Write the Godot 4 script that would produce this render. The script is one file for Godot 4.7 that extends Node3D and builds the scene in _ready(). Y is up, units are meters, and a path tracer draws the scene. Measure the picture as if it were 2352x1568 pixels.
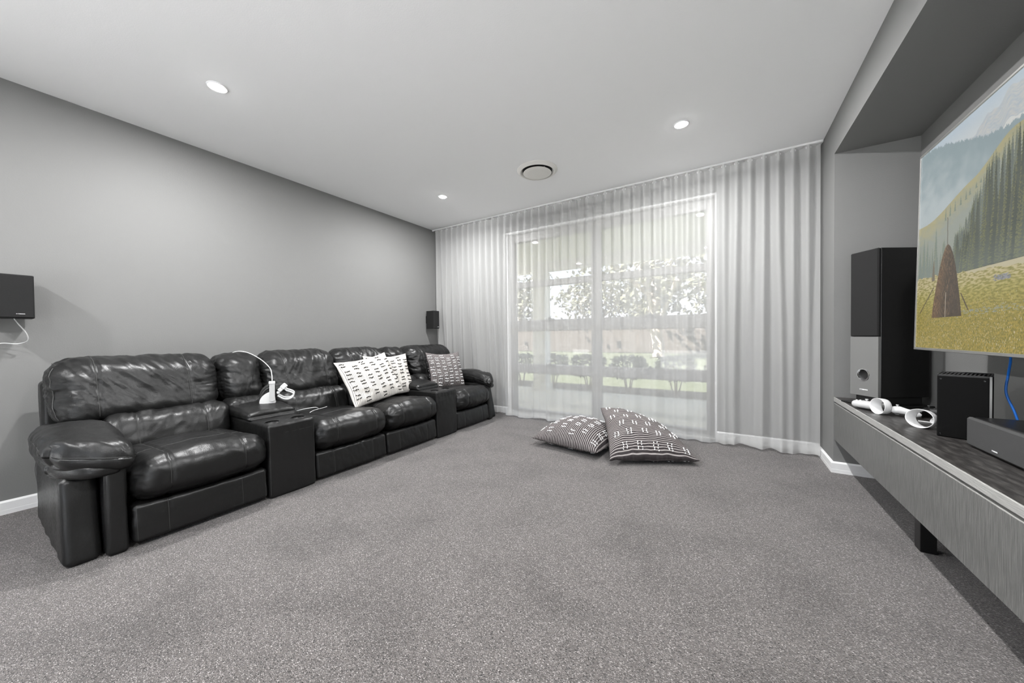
extends Node3D

# ---------------------------------------------------------------- measured room (metres, y up)
const XL := -3.809      # left wall
const XR := 0.7054      # right wall face (pier and bulkhead)
const XN := 1.1535      # back of the screen niche
const ZN := -3.549      # far end of the niche
const ZE := -0.25       # near end of the niche
const ZW := -4.07       # window wall
const ZG := -4.166      # glass
const ZB := 3.0         # wall behind the camera
const H := 2.7
const HB := 2.4305      # underside of the bulkhead
const ZC := -3.886      # curtain line
const TOP := 0.58       # cabinet top

var M := {}
var taken := {}
var rng := RandomNumberGenerator.new()
var nz := FastNoiseLite.new()

# ---------------------------------------------------------------- naming helpers
func numbered(n: String) -> String:
	if not taken.has(n):
		taken[n] = 0
		return n
	taken[n] += 1
	return "%s_%03d" % [n, taken[n]]

func thing(called: String, label: String, category: String, at := Vector3.ZERO, group := "") -> Node3D:
	var o := Node3D.new()
	o.name = numbered(called)
	add_child(o)
	o.position = at
	tag(o, label, category, group)
	return o

func tag(o: Node, label: String, category: String, group := "") -> void:
	o.set_meta("label", label)
	o.set_meta("category", category)
	if group != "":
		o.set_meta("group", group)

func obj(called: String, mesh: Mesh, mat: Material, parent: Node = null) -> MeshInstance3D:
	var o := MeshInstance3D.new()
	if parent == null:
		parent = self
		o.name = numbered(called)
	else:
		o.name = called
	o.mesh = mesh
	o.material_override = mat
	parent.add_child(o, true)
	return o

func struct(called: String, mesh: Mesh, mat: Material) -> MeshInstance3D:
	var o := obj(called, mesh, mat)
	o.set_meta("kind", "structure")
	return o

# ---------------------------------------------------------------- mesh helpers
func S() -> SurfaceTool:
	var st := SurfaceTool.new()
	st.begin(Mesh.PRIMITIVE_TRIANGLES)
	st.set_smooth_group(-1)
	return st

func fin(st: SurfaceTool) -> ArrayMesh:
	st.generate_normals()
	return st.commit()

func tri(st: SurfaceTool, a: Vector3, b: Vector3, c: Vector3, out: Vector3) -> void:
	var n := (c - a).cross(b - a)
	if n.dot(out) < 0.0:
		var t := b
		b = c
		c = t
	st.add_vertex(a)
	st.add_vertex(b)
	st.add_vertex(c)

func quad(st: SurfaceTool, a: Vector3, b: Vector3, c: Vector3, d: Vector3, out: Vector3) -> void:
	tri(st, a, b, c, out)
	tri(st, a, c, d, out)

# bevelled box between two corners
func bx(st: SurfaceTool, lo: Vector3, hi: Vector3, bev := 0.0, xf := Transform3D.IDENTITY) -> void:
	var c := (lo + hi) * 0.5
	var h := (hi - lo).abs() * 0.5
	var e: float = minf(bev, minf(h.x, minf(h.y, h.z)) * 0.98)
	if e <= 0.00001:
		for ax in 3:
			for s in [-1.0, 1.0]:
				var n := Vector3.ZERO
				n[ax] = s
				var u := Vector3.ZERO
				var v := Vector3.ZERO
				u[(ax + 1) % 3] = h[(ax + 1) % 3]
				v[(ax + 2) % 3] = h[(ax + 2) % 3]
				var p: Vector3 = c + n * h[ax]
				quad(st, xf * (p - u - v), xf * (p + u - v), xf * (p + u + v), xf * (p - u + v), xf.basis * n)
		return
	var corner := func(sx: float, sy: float, sz: float, ax: int) -> Vector3:
		var q := Vector3(sx * (h.x - e), sy * (h.y - e), sz * (h.z - e))
		if ax == 0:
			q.x = sx * h.x
		elif ax == 1:
			q.y = sy * h.y
		else:
			q.z = sz * h.z
		return xf * (c + q)
	for s in [-1.0, 1.0]:
		quad(st, corner.call(s, -1.0, -1.0, 0), corner.call(s, 1.0, -1.0, 0), corner.call(s, 1.0, 1.0, 0), corner.call(s, -1.0, 1.0, 0), xf.basis * Vector3(s, 0, 0))
		quad(st, corner.call(-1.0, s, -1.0, 1), corner.call(1.0, s, -1.0, 1), corner.call(1.0, s, 1.0, 1), corner.call(-1.0, s, 1.0, 1), xf.basis * Vector3(0, s, 0))
		quad(st, corner.call(-1.0, -1.0, s, 2), corner.call(1.0, -1.0, s, 2), corner.call(1.0, 1.0, s, 2), corner.call(-1.0, 1.0, s, 2), xf.basis * Vector3(0, 0, s))
		for t in [-1.0, 1.0]:
			quad(st, corner.call(s, t, -1.0, 0), corner.call(s, t, 1.0, 0), corner.call(s, t, 1.0, 1), corner.call(s, t, -1.0, 1), xf.basis * Vector3(s, t, 0))
			quad(st, corner.call(s, -1.0, t, 0), corner.call(s, 1.0, t, 0), corner.call(s, 1.0, t, 2), corner.call(s, -1.0, t, 2), xf.basis * Vector3(s, 0, t))
			quad(st, corner.call(-1.0, s, t, 1), corner.call(1.0, s, t, 1), corner.call(1.0, s, t, 2), corner.call(-1.0, s, t, 2), xf.basis * Vector3(0, s, t))
			for w in [-1.0, 1.0]:
				tri(st, corner.call(s, t, w, 0), corner.call(s, t, w, 1), corner.call(s, t, w, 2), xf.basis * Vector3(s, t, w))

func box(lo: Vector3, hi: Vector3, bev := 0.0) -> ArrayMesh:
	var st := S()
	bx(st, lo, hi, bev)
	return fin(st)

func tube(st: SurfaceTool, pts: Array, r, n := 8, cap := true) -> void:
	st.set_smooth_group(1)
	var rings := []
	var up := Vector3(0.13, 0.97, 0.21).normalized()
	for i in pts.size():
		var d: Vector3 = (pts[mini(i + 1, pts.size() - 1)] - pts[maxi(i - 1, 0)]).normalized()
		if absf(d.dot(up)) > 0.97:
			up = Vector3(0.9, 0.1, 0.3).normalized()
		var a := d.cross(up).normalized()
		var b := a.cross(d).normalized()
		up = b
		var rr: float = r[i] if r is Array else r
		var ring := []
		for k in n:
			var t := TAU * k / n
			ring.append(pts[i] + (a * cos(t) + b * sin(t)) * rr)
		rings.append(ring)
	for i in rings.size() - 1:
		var c0: Vector3 = pts[i]
		for k in n:
			var k2 := (k + 1) % n
			var o: Vector3 = (rings[i][k] + rings[i][k2]) * 0.5 - c0
			quad(st, rings[i][k], rings[i][k2], rings[i + 1][k2], rings[i + 1][k], o)
	if cap:
		st.set_smooth_group(-1)
		for e in [0, rings.size() - 1]:
			var d2: Vector3 = pts[0] - pts[1] if e == 0 else pts[e] - pts[e - 1]
			for k in n:
				tri(st, pts[e], rings[e][k], rings[e][(k + 1) % n], d2)

func tube_mesh(pts: Array, r, n := 8) -> ArrayMesh:
	var st := S()
	tube(st, pts, r, n)
	return fin(st)

func smooth_path(pts: Array, steps := 8) -> Array:
	var c := Curve3D.new()
	c.bake_interval = 0.01
	for i in pts.size():
		var d: Vector3 = (pts[mini(i + 1, pts.size() - 1)] - pts[maxi(i - 1, 0)]) / 6.0
		c.add_point(pts[i], -d, d)
	var out := []
	for i in pts.size() - 1:
		for k in steps:
			out.append(c.sample(i, float(k) / steps))
	out.append(pts[-1])
	return out

# surface of revolution: profile of Vector2(radius, height)
func lathe(st: SurfaceTool, prof: Array, n: int, xf := Transform3D.IDENTITY, sm := true) -> void:
	for i in prof.size() - 1:
		st.set_smooth_group(1 + i if sm else -1)
		var p: Vector2 = prof[i]
		var q: Vector2 = prof[i + 1]
		var nn := Vector2((q - p).y, -(q - p).x)
		for k in n:
			var a := TAU * k / n
			var b := TAU * (k + 1) / n
			var da := Vector3(cos(a), 0, sin(a))
			var db := Vector3(cos(b), 0, sin(b))
			var o := (da + db) * 0.5 * nn.x + Vector3(0, nn.y, 0)
			var v0 := da * p.x + Vector3(0, p.y, 0)
			var v1 := db * p.x + Vector3(0, p.y, 0)
			var v2 := db * q.x + Vector3(0, q.y, 0)
			var v3 := da * q.x + Vector3(0, q.y, 0)
			if p.x < 1e-6:
				tri(st, xf * v0, xf * v2, xf * v3, xf.basis * o)
			elif q.x < 1e-6:
				tri(st, xf * v0, xf * v1, xf * v2, xf.basis * o)
			else:
				quad(st, xf * v0, xf * v1, xf * v2, xf * v3, xf.basis * o)

# flat outline (clockwise or not) given thickness between z0 and z1
func prism(st: SurfaceTool, poly: PackedVector2Array, z0: float, z1: float, xf := Transform3D.IDENTITY) -> void:
	st.set_smooth_group(-1)
	var ix := Geometry2D.triangulate_polygon(poly)
	for k in range(0, ix.size(), 3):
		for z in [z0, z1]:
			var v := []
			for j in 3:
				v.append(xf * Vector3(poly[ix[k + j]].x, poly[ix[k + j]].y, z))
			tri(st, v[0], v[1], v[2], xf.basis * Vector3(0, 0, 1 if z == z1 else -1))
	var c := Vector2.ZERO
	for p in poly:
		c += p / poly.size()
	st.set_smooth_group(3)
	for i in poly.size():
		var a := poly[i]
		var b := poly[(i + 1) % poly.size()]
		var n := Vector2((b - a).y, -(b - a).x)
		if n.dot((a + b) * 0.5 - c) < 0:
			n = -n
		quad(st, xf * Vector3(a.x, a.y, z0), xf * Vector3(b.x, b.y, z0), xf * Vector3(b.x, b.y, z1), xf * Vector3(a.x, a.y, z1), xf.basis * Vector3(n.x, n.y, 0))

func arc(c: Vector2, rx: float, ry: float, a0: float, a1: float, n: int) -> PackedVector2Array:
	var out := PackedVector2Array()
	for i in n + 1:
		var a := lerpf(a0, a1, float(i) / n)
		out.append(c + Vector2(cos(a) * rx, sin(a) * ry))
	return out

# rounded box point: cube coordinate q in metres on the surface of the box of half size h
func round_point(q: Vector3, h: Vector3, r: float) -> Array:
	var inner := Vector3(clampf(q.x, -h.x + r, h.x - r), clampf(q.y, -h.y + r, h.y - r), clampf(q.z, -h.z + r, h.z - r))
	var n := (q - inner).normalized()
	return [inner + n * r, n]

func axis_steps(h: float, r: float, k: int, m: int) -> PackedFloat32Array:
	var a := PackedFloat32Array()
	for i in k:
		a.append(-(h - r) - r * tan(PI / 4 * float(k - i) / k))
	for i in m + 1:
		a.append(-(h - r) + 2 * (h - r) * float(i) / m)
	for i in k:
		a.append((h - r) + r * tan(PI / 4 * float(i + 1) / k))
	return a

# soft upholstered block: rounded box, then deform(pos, normal, q) with q the cube coordinate scaled to -1..1
func soft(size: Vector3, r: float, seg: Vector3i, deform: Callable, k := 4) -> ArrayMesh:
	var h := size * 0.5
	r = minf(r, minf(h.x, minf(h.y, h.z)) * 0.98)
	var ax := [axis_steps(h.x, r, k, seg.x), axis_steps(h.y, r, k, seg.y), axis_steps(h.z, r, k, seg.z)]
	var st := SurfaceTool.new()
	st.begin(Mesh.PRIMITIVE_TRIANGLES)
	st.set_smooth_group(0)
	var base := 0
	for a in 3:
		var b := (a + 1) % 3
		var c := (a + 2) % 3
		var ub: PackedFloat32Array = ax[b]
		var uc: PackedFloat32Array = ax[c]
		for s in [-1.0, 1.0]:
			for i in ub.size():
				for j in uc.size():
					var q := Vector3.ZERO
					q[a] = s * h[a]
					q[b] = ub[i]
					q[c] = uc[j]
					var pn := round_point(q, h, r)
					st.add_vertex(deform.call(pn[0], pn[1], q / h))
			var w := uc.size()
			for i in ub.size() - 1:
				for j in w - 1:
					var p0 := base + i * w + j
					if s < 0:
						for x in [p0, p0 + w, p0 + w + 1, p0, p0 + w + 1, p0 + 1]:
							st.add_index(x)
					else:
						for x in [p0, p0 + w + 1, p0 + w, p0, p0 + 1, p0 + w + 1]:
							st.add_index(x)
			base += ub.size() * w
	st.generate_normals()
	return st.commit()

# a thin line of piping or stitching laid on a soft block along cube coordinates
func soft_line(pts: Array, size: Vector3, r: float, deform: Callable, rad: float, lift := 0.0) -> ArrayMesh:
	var h := size * 0.5
	r = minf(r, minf(h.x, minf(h.y, h.z)) * 0.98)
	var out := []
	for q in pts:
		var pn := round_point(q * h, h, r)
		out.append(deform.call(pn[0] + pn[1] * lift, pn[1], q))
	var st := S()
	tube(st, out, rad, 5)
	return fin(st)

func noise(p: Vector3, f: float) -> float:
	return nz.get_noise_3d(p.x * f, p.y * f, p.z * f)

# ---------------------------------------------------------------- materials
func mat(name_: String, c: Color, rough := 0.6, metal := 0.0, spec := 0.5) -> StandardMaterial3D:
	var m := StandardMaterial3D.new()
	m.resource_name = name_
	m.albedo_color = c
	m.roughness = rough
	m.metallic = metal
	m.metallic_specular = spec
	M[name_] = m
	return m

func g(v: float) -> Color:
	return Color(v / 255.0, v / 255.0, v / 255.0)

func rgb(r: float, gg: float, b: float) -> Color:
	return Color(r / 255.0, gg / 255.0, b / 255.0)

func noise_tex(size: int, freq: float, ramp: Array, type := FastNoiseLite.TYPE_SIMPLEX, oct := 3, normal := 0.0, sd := 1) -> ImageTexture:
	var n := FastNoiseLite.new()
	n.noise_type = type
	n.seed = sd
	n.frequency = freq
	n.fractal_octaves = oct
	if oct <= 1:
		n.fractal_type = FastNoiseLite.FRACTAL_NONE
	var im := n.get_seamless_image(size, size)
	if normal > 0.0:
		im.bump_map_to_normal_map(normal)
	elif ramp.size() >= 2:
		im.convert(Image.FORMAT_L8)
		var d := im.get_data()
		var lut := []
		for i in 256:
			var t := float(i) / 255.0
			var c: Color = ramp[0][1]
			for j in ramp.size() - 1:
				if t >= ramp[j][0]:
					var tt := clampf((t - ramp[j][0]) / maxf(ramp[j + 1][0] - ramp[j][0], 1e-5), 0, 1)
					c = (ramp[j][1] as Color).lerp(ramp[j + 1][1], tt)
			lut.append([int(c.r * 255), int(c.g * 255), int(c.b * 255)])
		var o := PackedByteArray()
		o.resize(d.size() * 3)
		for i in d.size():
			var l: Array = lut[d[i]]
			o[i * 3] = l[0]
			o[i * 3 + 1] = l[1]
			o[i * 3 + 2] = l[2]
		im = Image.create_from_data(size, size, false, Image.FORMAT_RGB8, o)
	return ImageTexture.create_from_image(im)

# heather of looped yarn: random light and dark loops, tiling without a seam
func yarn_tex(size: int, cells: int, sd: int) -> ImageTexture:
	var r := RandomNumberGenerator.new()
	r.seed = sd
	var im := Image.create(size, size, false, Image.FORMAT_RGB8)
	im.fill(rgb(93, 89, 87))
	var n := cells * cells * 2
	var k := float(size) / cells
	for i in n:
		var x := r.randi_range(0, size - 1)
		var y := r.randi_range(0, size - 1)
		var v := clampf(94.0 + 44.0 * r.randfn(), 22, 200)
		var c := rgb(v * 1.01, v * 0.975, v * 0.965)
		var w := maxi(1, int(k * r.randf_range(0.5, 1.3)))
		var h := maxi(1, int(k * r.randf_range(0.35, 0.8)))
		im.fill_rect(Rect2i(x, y, w, h), c)
		if x + w > size:
			im.fill_rect(Rect2i(x - size, y, w, h), c)
		if y + h > size:
			im.fill_rect(Rect2i(x, y - size, w, h), c)
	return ImageTexture.create_from_image(im)

func relief(m: StandardMaterial3D, t: Texture2D, cm: float, scale: Vector3) -> void:
	m.heightmap_enabled = true
	m.heightmap_texture = t
	m.heightmap_scale = cm
	m.uv1_triplanar = true
	m.uv1_world_triplanar = true
	m.uv1_scale = scale

func make_materials() -> void:
	var paint_grain := noise_tex(256, 0.08, [], FastNoiseLite.TYPE_SIMPLEX, 3)
	var m := mat("wall_paint", rgb(124, 124, 123), 0.62, 0, 0.4)
	relief(m, paint_grain, 0.03, Vector3(4, 4, 4))
	m = mat("ceiling_paint", g(244), 0.85, 0, 0.3)
	relief(m, paint_grain, 0.02, Vector3(4, 4, 4))
	mat("white_gloss", g(238), 0.3)
	mat("white_trim", g(236), 0.45)
	mat("window_metal", rgb(136, 134, 133), 0.4, 0.2)
	# carpet: heather of light and dark yarn
	m = mat("carpet", Color.WHITE, 1.0, 0, 0.1)
	m.albedo_texture = yarn_tex(1024, 230, 4)
	m.vertex_color_use_as_albedo = true
	relief(m, m.albedo_texture, 0.45, Vector3(1.0, 1.0, 1.3))
	m.rim_enabled = true
	m.rim = 0.5
	# leather
	m = mat("leather", rgb(24, 24, 24), 0.36, 0, 0.45)
	relief(m, noise_tex(512, 0.05, [], FastNoiseLite.TYPE_CELLULAR, 2, 0.0, 3), 0.05, Vector3(6, 6, 6))
	m.roughness_texture = noise_tex(256, 0.02, [[0, g(190)], [1, g(255)]], FastNoiseLite.TYPE_SIMPLEX, 3, 0.0, 12)
	m.roughness = 0.43
	m = mat("seam_thread", rgb(66, 66, 65), 0.6)
	mat("dark_lining", g(16), 0.9)
	# sheer fabric
	m = mat("sheer", Color(0.86, 0.86, 0.855, 0.50), 0.9, 0, 0.1)
	m.transparency = BaseMaterial3D.TRANSPARENCY_ALPHA
	m.cull_mode = BaseMaterial3D.CULL_DISABLED
	m.backlight_enabled = true
	m.backlight = Color(0.9, 0.9, 0.9)
	m = mat("glass", Color(1, 1, 1, 0.04), 0.0)
	m.transparency = BaseMaterial3D.TRANSPARENCY_ALPHA
	# cabinet timber
	m = mat("cabinet_front", Color.WHITE, 0.42, 0, 0.5)
	m.albedo_texture = noise_tex(512, 0.05, [[0, rgb(80, 80, 79)], [0.5, rgb(101, 101, 99)], [1, rgb(122, 121, 119)]], FastNoiseLite.TYPE_SIMPLEX, 4, 0.0, 21)
	relief(m, noise_tex(512, 0.06, [], FastNoiseLite.TYPE_SIMPLEX, 4, 0.0, 22), 0.12, Vector3(6, 0.22, 6))
	m = mat("cabinet_edge", Color.WHITE, 0.4, 0, 0.5)
	m.albedo_texture = noise_tex(512, 0.05, [[0, rgb(136, 135, 133)], [0.5, rgb(164, 163, 160)], [1, rgb(188, 187, 184)]], FastNoiseLite.TYPE_SIMPLEX, 4, 0.0, 23)
	relief(m, noise_tex(512, 0.06, [], FastNoiseLite.TYPE_SIMPLEX, 4, 0.0, 22), 0.08, Vector3(6, 20, 0.3))
	m = mat("cabinet_top", Color.WHITE, 0.34, 0, 0.45)
	m.albedo_texture = noise_tex(512, 0.02, [[0, rgb(40, 38, 37)], [0.5, rgb(56, 54, 53)], [0.8, rgb(72, 70, 68)], [1, rgb(96, 93, 90)]], FastNoiseLite.TYPE_SIMPLEX, 5, 0.0, 25)
	relief(m, noise_tex(512, 0.03, [], FastNoiseLite.TYPE_SIMPLEX, 4, 0.0, 26), 0.08, Vector3(2.5, 2.5, 0.7))
	# electronics
	mat("black_plastic", g(14), 0.5)
	mat("black_satin", g(15), 0.35)
	mat("matte_black", g(13), 0.75, 0, 0.25)
	m = mat("grille_cloth", g(44), 0.95, 0, 0.15)
	relief(m, noise_tex(256, 0.2, [], FastNoiseLite.TYPE_SIMPLEX, 2, 0.0, 30), 0.06, Vector3(9, 9, 9))
	m = mat("grille_grey", g(74), 0.95, 0, 0.15)
	relief(m, M.grille_cloth.heightmap_texture, 0.06, Vector3(9, 9, 9))
	m = mat("black_vinyl", g(13), 0.3, 0, 0.45)
	mat("silver_panel", rgb(128, 128, 127), 0.42, 0.35)
	mat("bright_metal", g(205), 0.22, 1.0)
	mat("tv_frame", rgb(170, 169, 166), 0.32, 0.9)
	mat("dark_grey", g(40), 0.6)
	mat("white_plastic", g(226), 0.35)
	mat("pale_grey_plastic", g(196), 0.4)
	mat("foam_grey", g(58), 0.95, 0, 0.1)
	mat("cable_white", g(222), 0.5)
	mat("cable_grey", g(120), 0.5)
	mat("cable_blue", rgb(30, 110, 205), 0.4)
	mat("mark_white", g(240), 0.5)
	mat("mark_yellow", rgb(225, 190, 60), 0.5)
	mat("mark_blue", rgb(70, 140, 190), 0.5)
	mat("mark_red", rgb(190, 80, 40), 0.5)
	mat("vent_white", rgb(226, 224, 219), 0.5)
	mat("duct_shade", g(36), 0.9)  # dark tone painted for the shade inside the duct
	mat("tuft_white", g(236), 0.95, 0, 0.1)
	mat("tuft_black", g(30), 0.95, 0, 0.1)
	# outdoors
	mat("render_white", rgb(232, 230, 222), 0.8)
	mat("bounce_white", g(236), 0.8)  # for the added surfaces that bounce daylight indoors
	mat("soffit_white", rgb(214, 216, 200), 0.8)
	m = mat("paver", Color.WHITE, 0.8)
	m.albedo_texture = noise_tex(256, 0.05, [[0, rgb(206, 198, 182)], [1, rgb(238, 230, 214)]], FastNoiseLite.TYPE_SIMPLEX, 4, 0.0, 41)
	m.uv1_triplanar = true
	m.uv1_world_triplanar = true
	m = mat("grass", Color.WHITE, 0.95)
	m.albedo_texture = noise_tex(512, 0.06, [[0, rgb(46, 51, 29)], [0.5, rgb(56, 61, 37)], [1, rgb(68, 71, 46)]], FastNoiseLite.TYPE_SIMPLEX, 4, 0.0, 42)
	m.uv1_triplanar = true
	m.uv1_world_triplanar = true
	m.uv1_scale = Vector3(0.4, 0.4, 0.4)
	mat("mulch", rgb(96, 84, 70), 0.95)
	m = mat("hedge_leaf", rgb(70, 80, 50), 0.6)
	m.backlight_enabled = true
	m.backlight = Color(0.5, 0.55, 0.3)
	m.vertex_color_use_as_albedo = true
	m = mat("gum_leaf", rgb(84, 84, 64), 0.7)
	m.backlight_enabled = true
	m.backlight = Color(0.6, 0.6, 0.4)
	m.vertex_color_use_as_albedo = true
	m = mat("gum_bark", Color.WHITE, 0.8)
	m.albedo_texture = noise_tex(256, 0.03, [[0, rgb(150, 128, 108)], [0.5, rgb(190, 174, 156)], [1, rgb(210, 200, 186)]], FastNoiseLite.TYPE_SIMPLEX, 4, 0.0, 44)
	m.uv1_triplanar = true
	mat("stem", rgb(110, 92, 72), 0.9)
	mat("fence_timber", rgb(82, 73, 65), 0.9)

# ---------------------------------------------------------------- scene
func _ready() -> void:
	rng.seed = 7
	nz.noise_type = FastNoiseLite.TYPE_SIMPLEX
	nz.frequency = 1.0
	nz.fractal_octaves = 2
	nz.seed = 5
	camera_and_light()
	make_materials()
	room_shell()
	window()
	downlights()
	sofa()
	cabinet()
	curtain()
	television()
	tower_speaker()
	wall_speakers()
	centre_speaker()
	console_box()
	controllers()
	headset()
	cushions()
	vent()
	cables()
	outdoors()

func camera_and_light() -> void:
	var cam := Camera3D.new()
	cam.name = "camera"
	cam.fov = 89.255
	cam.near = 0.02
	cam.far = 300.0
	add_child(cam)
	cam.transform = Transform3D(Basis.from_euler(Vector3(-0.01508584, 0.55328723, -0.0103195), EULER_ORDER_YXZ), Vector3(0, 1.0706, 0))
	cam.current = true
	var e := Environment.new()
	e.background_mode = Environment.BG_SKY
	var sky := Sky.new()
	var sm := ProceduralSkyMaterial.new()
	sm.sky_top_color = rgb(186, 206, 232)
	sm.sky_horizon_color = rgb(232, 236, 240)
	sm.ground_bottom_color = rgb(150, 150, 140)
	sm.ground_horizon_color = rgb(214, 216, 212)
	sm.sky_energy_multiplier = 1.15
	sm.ground_energy_multiplier = 0.7
	sky.sky_material = sm
	e.sky = sky
	e.tonemap_mode = Environment.TONE_MAPPER_LINEAR
	e.tonemap_exposure = 1.62
	e.sdfgi_enabled = true
	e.ssao_enabled = true
	e.ssil_enabled = true
	var we := WorldEnvironment.new()
	we.name = "environment"
	we.environment = e
	add_child(we)
	var sun := DirectionalLight3D.new()
	sun.name = "sun"
	sun.light_energy = 8.0
	sun.light_color = Color(1.0, 0.995, 0.985)
	sun.light_angular_distance = 0.6
	sun.shadow_enabled = true
	add_child(sun)
	sun.look_at_from_position(Vector3(-6, 9, 4), Vector3.ZERO)

# ---------------------------------------------------------------- room
func room_shell() -> void:
	# carpet: fine grid so that the lay of the pile varies from patch to patch
	var st := SurfaceTool.new()
	st.begin(Mesh.PRIMITIVE_TRIANGLES)
	var nx := 110
	var nzs := 150
	var lay := FastNoiseLite.new()
	lay.seed = 11
	lay.frequency = 1.0
	lay.fractal_octaves = 3
	for i in nx + 1:
		for j in nzs + 1:
			var p := Vector3(lerpf(XL, XN, float(i) / nx), 0, lerpf(ZW, ZB, float(j) / nzs))
			var v := 0.5 + 0.5 * clampf(1.5 * lay.get_noise_2d(p.x * 1.6 + p.z * 0.5, p.z * 2.2), -1, 1)
			var s := lerpf(0.76, 1.2, v)
			st.set_color(Color(s, s, s))
			st.set_normal(Vector3.UP)
			st.add_vertex(p)
	for i in nx:
		for j in nzs:
			var a := i * (nzs + 1) + j
			for q in [a, a + nzs + 1, a + nzs + 2, a, a + nzs + 2, a + 1]:
				st.add_index(q)
	struct("floor", st.commit(), M.carpet)
	struct("floor_slab", box(Vector3(XL - 0.1, -0.15, ZG - 0.1), Vector3(XN + 0.1, -0.004, ZB + 0.1)), M.render_white)
	struct("ceiling", box(Vector3(XL - 0.1, H, ZG - 0.1), Vector3(XN + 0.1, H + 0.12, ZB + 0.1)), M.ceiling_paint)
	var wl := S()
	bx(wl, Vector3(XL - 0.1, 0, ZG - 0.1), Vector3(XL, H, 1.2))
	bx(wl, Vector3(XL - 0.1, 0, 2.9), Vector3(XL, H, ZB))
	bx(wl, Vector3(XL - 0.1, 2.1, 1.2), Vector3(XL, H, 2.9))  # lintel of an unseen opening, added to let bounced daylight in
	struct("wall_left", fin(wl), M.wall_paint)
	# unseen openings and terrace behind the camera, added to brighten the ceiling
	var bk := S()
	bx(bk, Vector3(XL - 0.1, 0, ZB), Vector3(-1.7, H, ZB + 0.1))
	bx(bk, Vector3(0.65, 0, ZB), Vector3(XN + 0.1, H, ZB + 0.1))
	bx(bk, Vector3(-1.7, 2.35, ZB), Vector3(0.65, H, ZB + 0.1))
	struct("wall_back", fin(bk), M.wall_paint)
	var tf := S()
	bx(tf, Vector3(-18, -0.25, -3.5), Vector3(XL - 0.1, -0.02, ZB + 0.1))
	bx(tf, Vector3(-18, -0.25, ZB + 0.1), Vector3(12, -0.02, 18))
	struct("added_terrace_floor", fin(tf), M.bounce_white)  # unseen terrace, added to bounce sunlight up to the ceiling
	var te := S()
	bx(te, Vector3(XL - 2.4, 2.62, -3.5), Vector3(XL - 0.1, 2.8, ZB + 0.1))
	bx(te, Vector3(XL - 2.4, 2.62, ZB + 0.1), Vector3(XN + 0.1, 2.8, ZB + 1.5))
	struct("added_sun_eave", fin(te), M.bounce_white)  # unseen eave, added to block the sun and even the ceiling light
	struct("added_bounce_floor", box(Vector3(-1.3, -0.004, 0.25), Vector3(XR, 0.004, ZB)), M.bounce_white)  # unseen pale floor, added to throw more light onto the ceiling
	# window wall with its opening
	var w := S()
	bx(w, Vector3(XL, 0, ZG - 0.1), Vector3(-2.585, H, ZW))
	bx(w, Vector3(-0.075, 0, ZG - 0.1), Vector3(XR + 0.1, H, ZW))
	bx(w, Vector3(-2.585, 2.495, ZG - 0.1), Vector3(-0.075, H, ZW))
	struct("wall_window", fin(w), M.wall_paint)
	# right wall: pier, bulkhead and niche
	var r := Node3D.new()
	r.name = "wall_right"
	r.set_meta("kind", "structure")
	add_child(r)
	obj("pier", box(Vector3(XR, 0, ZW), Vector3(XN + 0.1, H, ZN)), M.wall_paint, r)
	obj("pier", box(Vector3(XR, 0, ZE), Vector3(XN + 0.1, H, ZB)), M.wall_paint, r)
	obj("bulkhead", box(Vector3(XR, HB, ZN), Vector3(XN + 0.1, H, ZE)), M.wall_paint, r)
	obj("niche_back", box(Vector3(XN, 0, ZN), Vector3(XN + 0.1, HB, ZE)), M.wall_paint, r)
	skirting("baseboard_left", Vector3(XL, 0, 1.2), Vector3(XL, 0, ZW), Vector3(1, 0, 0))
	skirting("baseboard_pier", Vector3(XR, 0, ZW), Vector3(XR, 0, ZN), Vector3(-1, 0, 0), 0.0, 0.015)
	skirting("baseboard_niche", Vector3(XR, 0, ZN), Vector3(XN, 0, ZN), Vector3(0, 0, 1), 0.015, 0.0)
	skirting("baseboard_niche_back", Vector3(XN, 0, ZN + 0.015), Vector3(XN, 0, ZE), Vector3(-1, 0, 0))
	skirting("baseboard_window", Vector3(XL, 0, ZW), Vector3(-2.585, 0, ZW), Vector3(0, 0, 1))
	skirting("baseboard_window", Vector3(-0.075, 0, ZW), Vector3(XR - 0.015, 0, ZW), Vector3(0, 0, 1))

func skirting(called: String, a: Vector3, b: Vector3, out: Vector3, ea := 0.0, eb := 0.0) -> void:
	var d := (b - a).normalized()
	var prof := [Vector2(0.015, 0.0), Vector2(0.015, 0.026), Vector2(0.0142, 0.028), Vector2(0.0142, 0.074), Vector2(0.005, 0.084), Vector2(0, 0.084)]
	var st := S()
	# mitred at outer corners: the front runs on by ea or eb
	for i in prof.size() - 1:
		var p: Vector2 = prof[i]
		var q: Vector2 = prof[i + 1]
		var f := func(pp: Vector2, end: bool) -> Vector3:
			var k := pp.x / 0.015
			var base: Vector3 = (b + d * eb * k) if end else (a - d * ea * k)
			return base + out * pp.x + Vector3(0, pp.y, 0)
		var n := Vector2((q - p).y, -(q - p).x)
		quad(st, f.call(p, false), f.call(q, false), f.call(q, true), f.call(p, true), out * n.x + Vector3(0, n.y, 0))
	struct(called, fin(st), M.white_gloss)

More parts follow.
